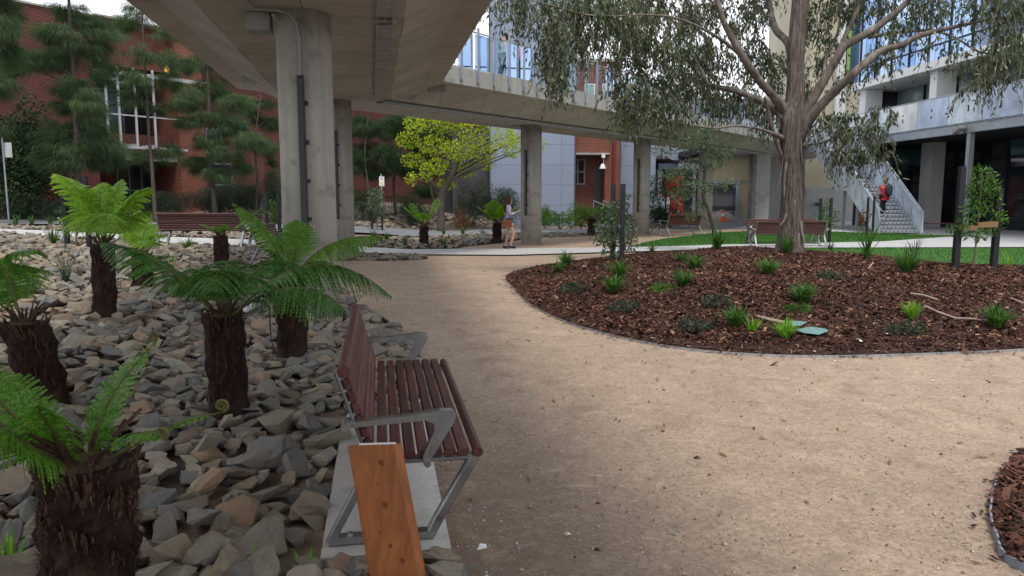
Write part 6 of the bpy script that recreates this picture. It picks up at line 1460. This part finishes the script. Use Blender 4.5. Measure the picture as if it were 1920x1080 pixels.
t, D = person('young woman in a pale blouse and denim shorts walking while looking at her phone', (g.x, g.y, hz(g.x, g.y)+.025), R(8), dict(crown=(.075,0,1.585), skull=(.06,0,1.475), face=(.115,0,1.445), elr=(.02,-.20,1.08), wrr=(.23,-.12,1.15), ell=(.02,.19,1.08), wrl=(.22,.10,1.13), knr=(.17,-.08,.49), anr=(.06,-.08,.10), knl=(-.0,.08,.47), anl=(-.09,.08,.08)), [
  ('blouse', 'blouse', TORSO+ARMS, .028, {'sl': ('ell','wrl',.85), 'sr': ('elr','wrr',.85), 'hem': ('pelvis','spine',-.55)}, [('ell','sl'),('elr','sr'),('pelvis','hem')]),
  ('shorts', 'denim', ['pelvis','hpl','hpr'], .022, {'kl': ('hpl','knl',.42), 'kr': ('hpr','knr',.42)}, [('hpl','kl'),('hpr','kr')])], .985)
m = MB(); m.tube([(.075,0,1.61),(.03,0,1.585),(-.03,0,1.50),(-.075,0,1.40),(-.09,0,1.30),(-.10,0,1.16)], [.03,.088,.096,.085,.07,.03], 14); m.tube([(.07,.055,1.58),(.045,.072,1.48),(.0,.085,1.36)], [.02,.036,.02], 8); m.tube([(.07,-.055,1.58),(.045,-.072,1.48),(.0,-.085,1.36)], [.02,.036,.02], 8); m.build('hair', M['hair_brown'], t, sm=True)
ph = MB(); ph.rbox((0,0,0), (.012,.07,.14), .003, Matrix.Rotation(R(55), 3, 'Y')); o = ph.build('phone', M['white']); o.location = (g.x+.33, g.y+.04, hz(g.x, g.y)+1.19); tag(o, 'white phone held up in front of the walking woman', 'phone')
bg_ = thing('shoulder_bag', 'tan brown shoulder bag hanging at the hip of the walking woman', 'bag', (g.x-.03, g.y-.22, hz(g.x, g.y)+.72)); m = MB(); m.rbox((0,0,.10), (.29,.10,.23), .02); m.build('pouch', M['bag_brown'], bg_); m = MB(); m.rbox((0,-.052,.15), (.27,.012,.12), .004); m.build('flap', M['bag_brown'], bg_); m = MB(); m.tube([(-.13,.0,.2),(-.02,.06,.45),(.03,.2,.66)], .012, 6); m.tube([(.13,.0,.2),(.09,.05,.4),(.04,.2,.66)], .012, 6); m.build('strap', M['hair_brown'], bg_)
# man on the stair
sy = 4*go+.12; rot = R(-3); Ls = Vector((SW*.42, sy, 4*rise)); sw_ = Vector((16.3+Ls.x*math.cos(rot)-Ls.y*math.sin(rot), 33.4+Ls.x*math.sin(rot)+Ls.y*math.cos(rot), Ls.z))
t, D = person('man in a red t-shirt and black trousers climbing the steel stair', tuple(sw_), R(87), dict(knr=(.22,-.09,.62), anr=(.14,-.09,.25), knl=(.0,.09,.47), anl=(-.06,.09,.08), ell=(.05,.24,1.1), wrl=(.12,.22,.9)), [
  ('tshirt', 'red_top', TORSO, .022, {'sl': ('shl','ell',.6), 'sr': ('shr','elr',.6), 'hem': ('pelvis','spine',-.2)}, [('shl','sl'),('shr','sr'),('pelvis','hem')]),
  ('trousers', 'black_trouser', ['pelvis','hpl','hpr','knl','knr','anl','anr'], .018, None, None)], 1.06)
m = MB(); m.tube([(.075,0,1.60),(.03,0,1.60),(-.03,0,1.54),(-.05,0,1.46)], [.03,.078,.078,.04], 14); m.build('hair', M['hair_red'], t, sm=True)
bpk = thing('backpack', 'dark grey backpack worn by the man on the stair', 'backpack', tuple(sw_+Vector((.10, -.17, 1.04))), R(87)); m = MB(); m.tube([(0,0,-.02),(0,0,.05),(0,0,.28),(0,0,.42),(0,0,.47)], [.09,.15,.165,.13,.05], 14); m.xf(Matrix.Diagonal((.75,1.05,1,1))); m.build('pack', M['backpack_grey'], bpk, sm=True); m = MB(); m.rbox((-.13,0,.14), (.06,.2,.18), .02); m.build('pocket', M['backpack_grey'], bpk)
# people on the bridge
zb_ = ZS+.702
def onbridge(u, Y): q = P(u, 168, Y); return (q.x, q.y, zb_)
t, D = person('person with a grey coat and shoulder bag crossing the bridge behind the glass', onbridge(948, 22.6), R(220), dict(knr=(.14,-.09,.48), anr=(.10,-.09,.08), knl=(-.02,.09,.47), anl=(-.14,.09,.1)), [
  ('coat', 'grey_coat', TORSO+ARMS, .04, {'sl': ('ell','wrl',.95), 'sr': ('elr','wrr',.95), 'hem': ('pelvis','spine',-1.2)}, [('ell','sl'),('elr','sr'),('pelvis','hem')]), ('trousers', 'navy', ['pelvis','hpl','hpr','knl','knr','anl','anr'], .02, None, None)])
m = MB(); m.tube([(.07,0,1.60),(.03,0,1.60),(-.03,0,1.52),(-.06,0,1.38)], [.03,.08,.085,.05], 14); m.build('hair', M['hair_dark'], t, sm=True)
t, D = person('person in a pinkish top crossing the bridge beside the grey coated one', onbridge(969, 23.6), R(40), dict(knr=(.12,-.09,.48), anr=(.08,-.09,.08)), [
  ('top', 'pink_top', TORSO+ARMS, .03, {'sl': ('ell','wrl',.5), 'sr': ('elr','wrr',.5)}, [('ell','sl'),('elr','sr')]), ('trousers', 'navy', ['pelvis','hpl','hpr','knl','knr','anl','anr'], .02, None, None)])
m = MB(); m.tube([(.07,0,1.60),(.03,0,1.60),(-.03,0,1.52),(-.06,0,1.34)], [.03,.08,.085,.05], 14); m.build('hair', M['hair_dark'], t, sm=True)
t, D = person('person in dark clothes on the bridge below the hanging gum leaves', onbridge(1030, 24.6), R(40), dict(knr=(.14,-.09,.48), anr=(.10,-.09,.08), knl=(-.02,.09,.47), anl=(-.14,.09,.1)), [
  ('jacket', 'backpack_grey', TORSO+ARMS, .035, {'sl': ('ell','wrl',.95), 'sr': ('elr','wrr',.95)}, [('ell','sl'),('elr','sr')]), ('trousers', 'black_trouser', ['pelvis','hpl','hpr','knl','knr','anl','anr'], .02, None, None)])
m = MB(); m.tube([(.07,0,1.60),(.03,0,1.60),(-.03,0,1.53),(-.05,0,1.45)], [.03,.08,.082,.04], 14); m.build('hair', M['hair_dark'], t, sm=True)
# ------------------------------------------------------------------ camera, sky, sun
cam = bpy.data.cameras.new('camera'); co = bpy.data.objects.new('camera', cam); COL.objects.link(co)
cam.sensor_width = 36; cam.lens = FPX*36/1920; cam.clip_start = .05; cam.clip_end = 2000
co.location = (0, 0, EYE); co.rotation_euler = (PI/2-PITCH, 0, 0); SC.camera = co
SUN_EL, SUN_AZ = R(64), R(165)   # azimuth clockwise from +Y
w = bpy.data.worlds.new('World'); SC.world = w; w.use_nodes = True; nt = w.node_tree; nt.nodes.clear()
sky = nt.nodes.new('ShaderNodeTexSky'); sky.sky_type = 'NISHITA'; sky.sun_disc = False
sky.sun_elevation = SUN_EL; sky.sun_rotation = SUN_AZ; sky.altitude = 50; sky.dust_density = 2.0
tc = nt.nodes.new('ShaderNodeTexCoord'); mp = nt.nodes.new('ShaderNodeMapping'); mp.inputs['Scale'].default_value = (1, 1, 2.4); nt.links.new(tc.outputs['Generated'], mp.inputs[0])
ns = nt.nodes.new('ShaderNodeTexNoise'); ns.inputs['Scale'].default_value = 2.1; ns.inputs['Detail'].default_value = 7; ns.inputs['Roughness'].default_value = .6; nt.links.new(mp.outputs[0], ns.inputs['Vector'])
rp = nt.nodes.new('ShaderNodeValToRGB'); rp.color_ramp.elements[0].position = .34; rp.color_ramp.elements[0].color = (.38,.38,.38,1); rp.color_ramp.elements[1].position = .50; nt.links.new(ns.outputs[0], rp.inputs[0])
mx = nt.nodes.new('ShaderNodeMix'); mx.data_type = 'RGBA'; nt.links.new(rp.outputs[0], mx.inputs[0]); nt.links.new(sky.outputs[0], mx.inputs[6]); mx.inputs[7].default_value = (10.3, 10.6, 11.2, 1)
bg = nt.nodes.new('ShaderNodeBackground'); bg.inputs[1].default_value = .132; nt.links.new(mx.outputs[2], bg.inputs[0])
ow = nt.nodes.new('ShaderNodeOutputWorld'); nt.links.new(bg.outputs[0], ow.inputs[0])
sl = bpy.data.lights.new('sun', 'SUN'); sl.energy = 2.3; sl.angle = R(13); sl.color = (1, .92, .80)
so = bpy.data.objects.new('sun', sl); COL.objects.link(so)
dirv = Vector((math.sin(SUN_AZ)*math.cos(SUN_EL), math.cos(SUN_AZ)*math.cos(SUN_EL), math.sin(SUN_EL)))
so.rotation_euler = dirv.to_track_quat('Z', 'Y').to_euler(); so.location = dirv*60
SC.view_settings.view_transform = 'Standard'; SC.view_settings.look = 'None'; SC.view_settings.exposure = 0; SC.view_settings.gamma = 1
SC.cycles.max_bounces = 8; SC.cycles.transparent_max_bounces = 16; SC.cycles.use_denoising = True
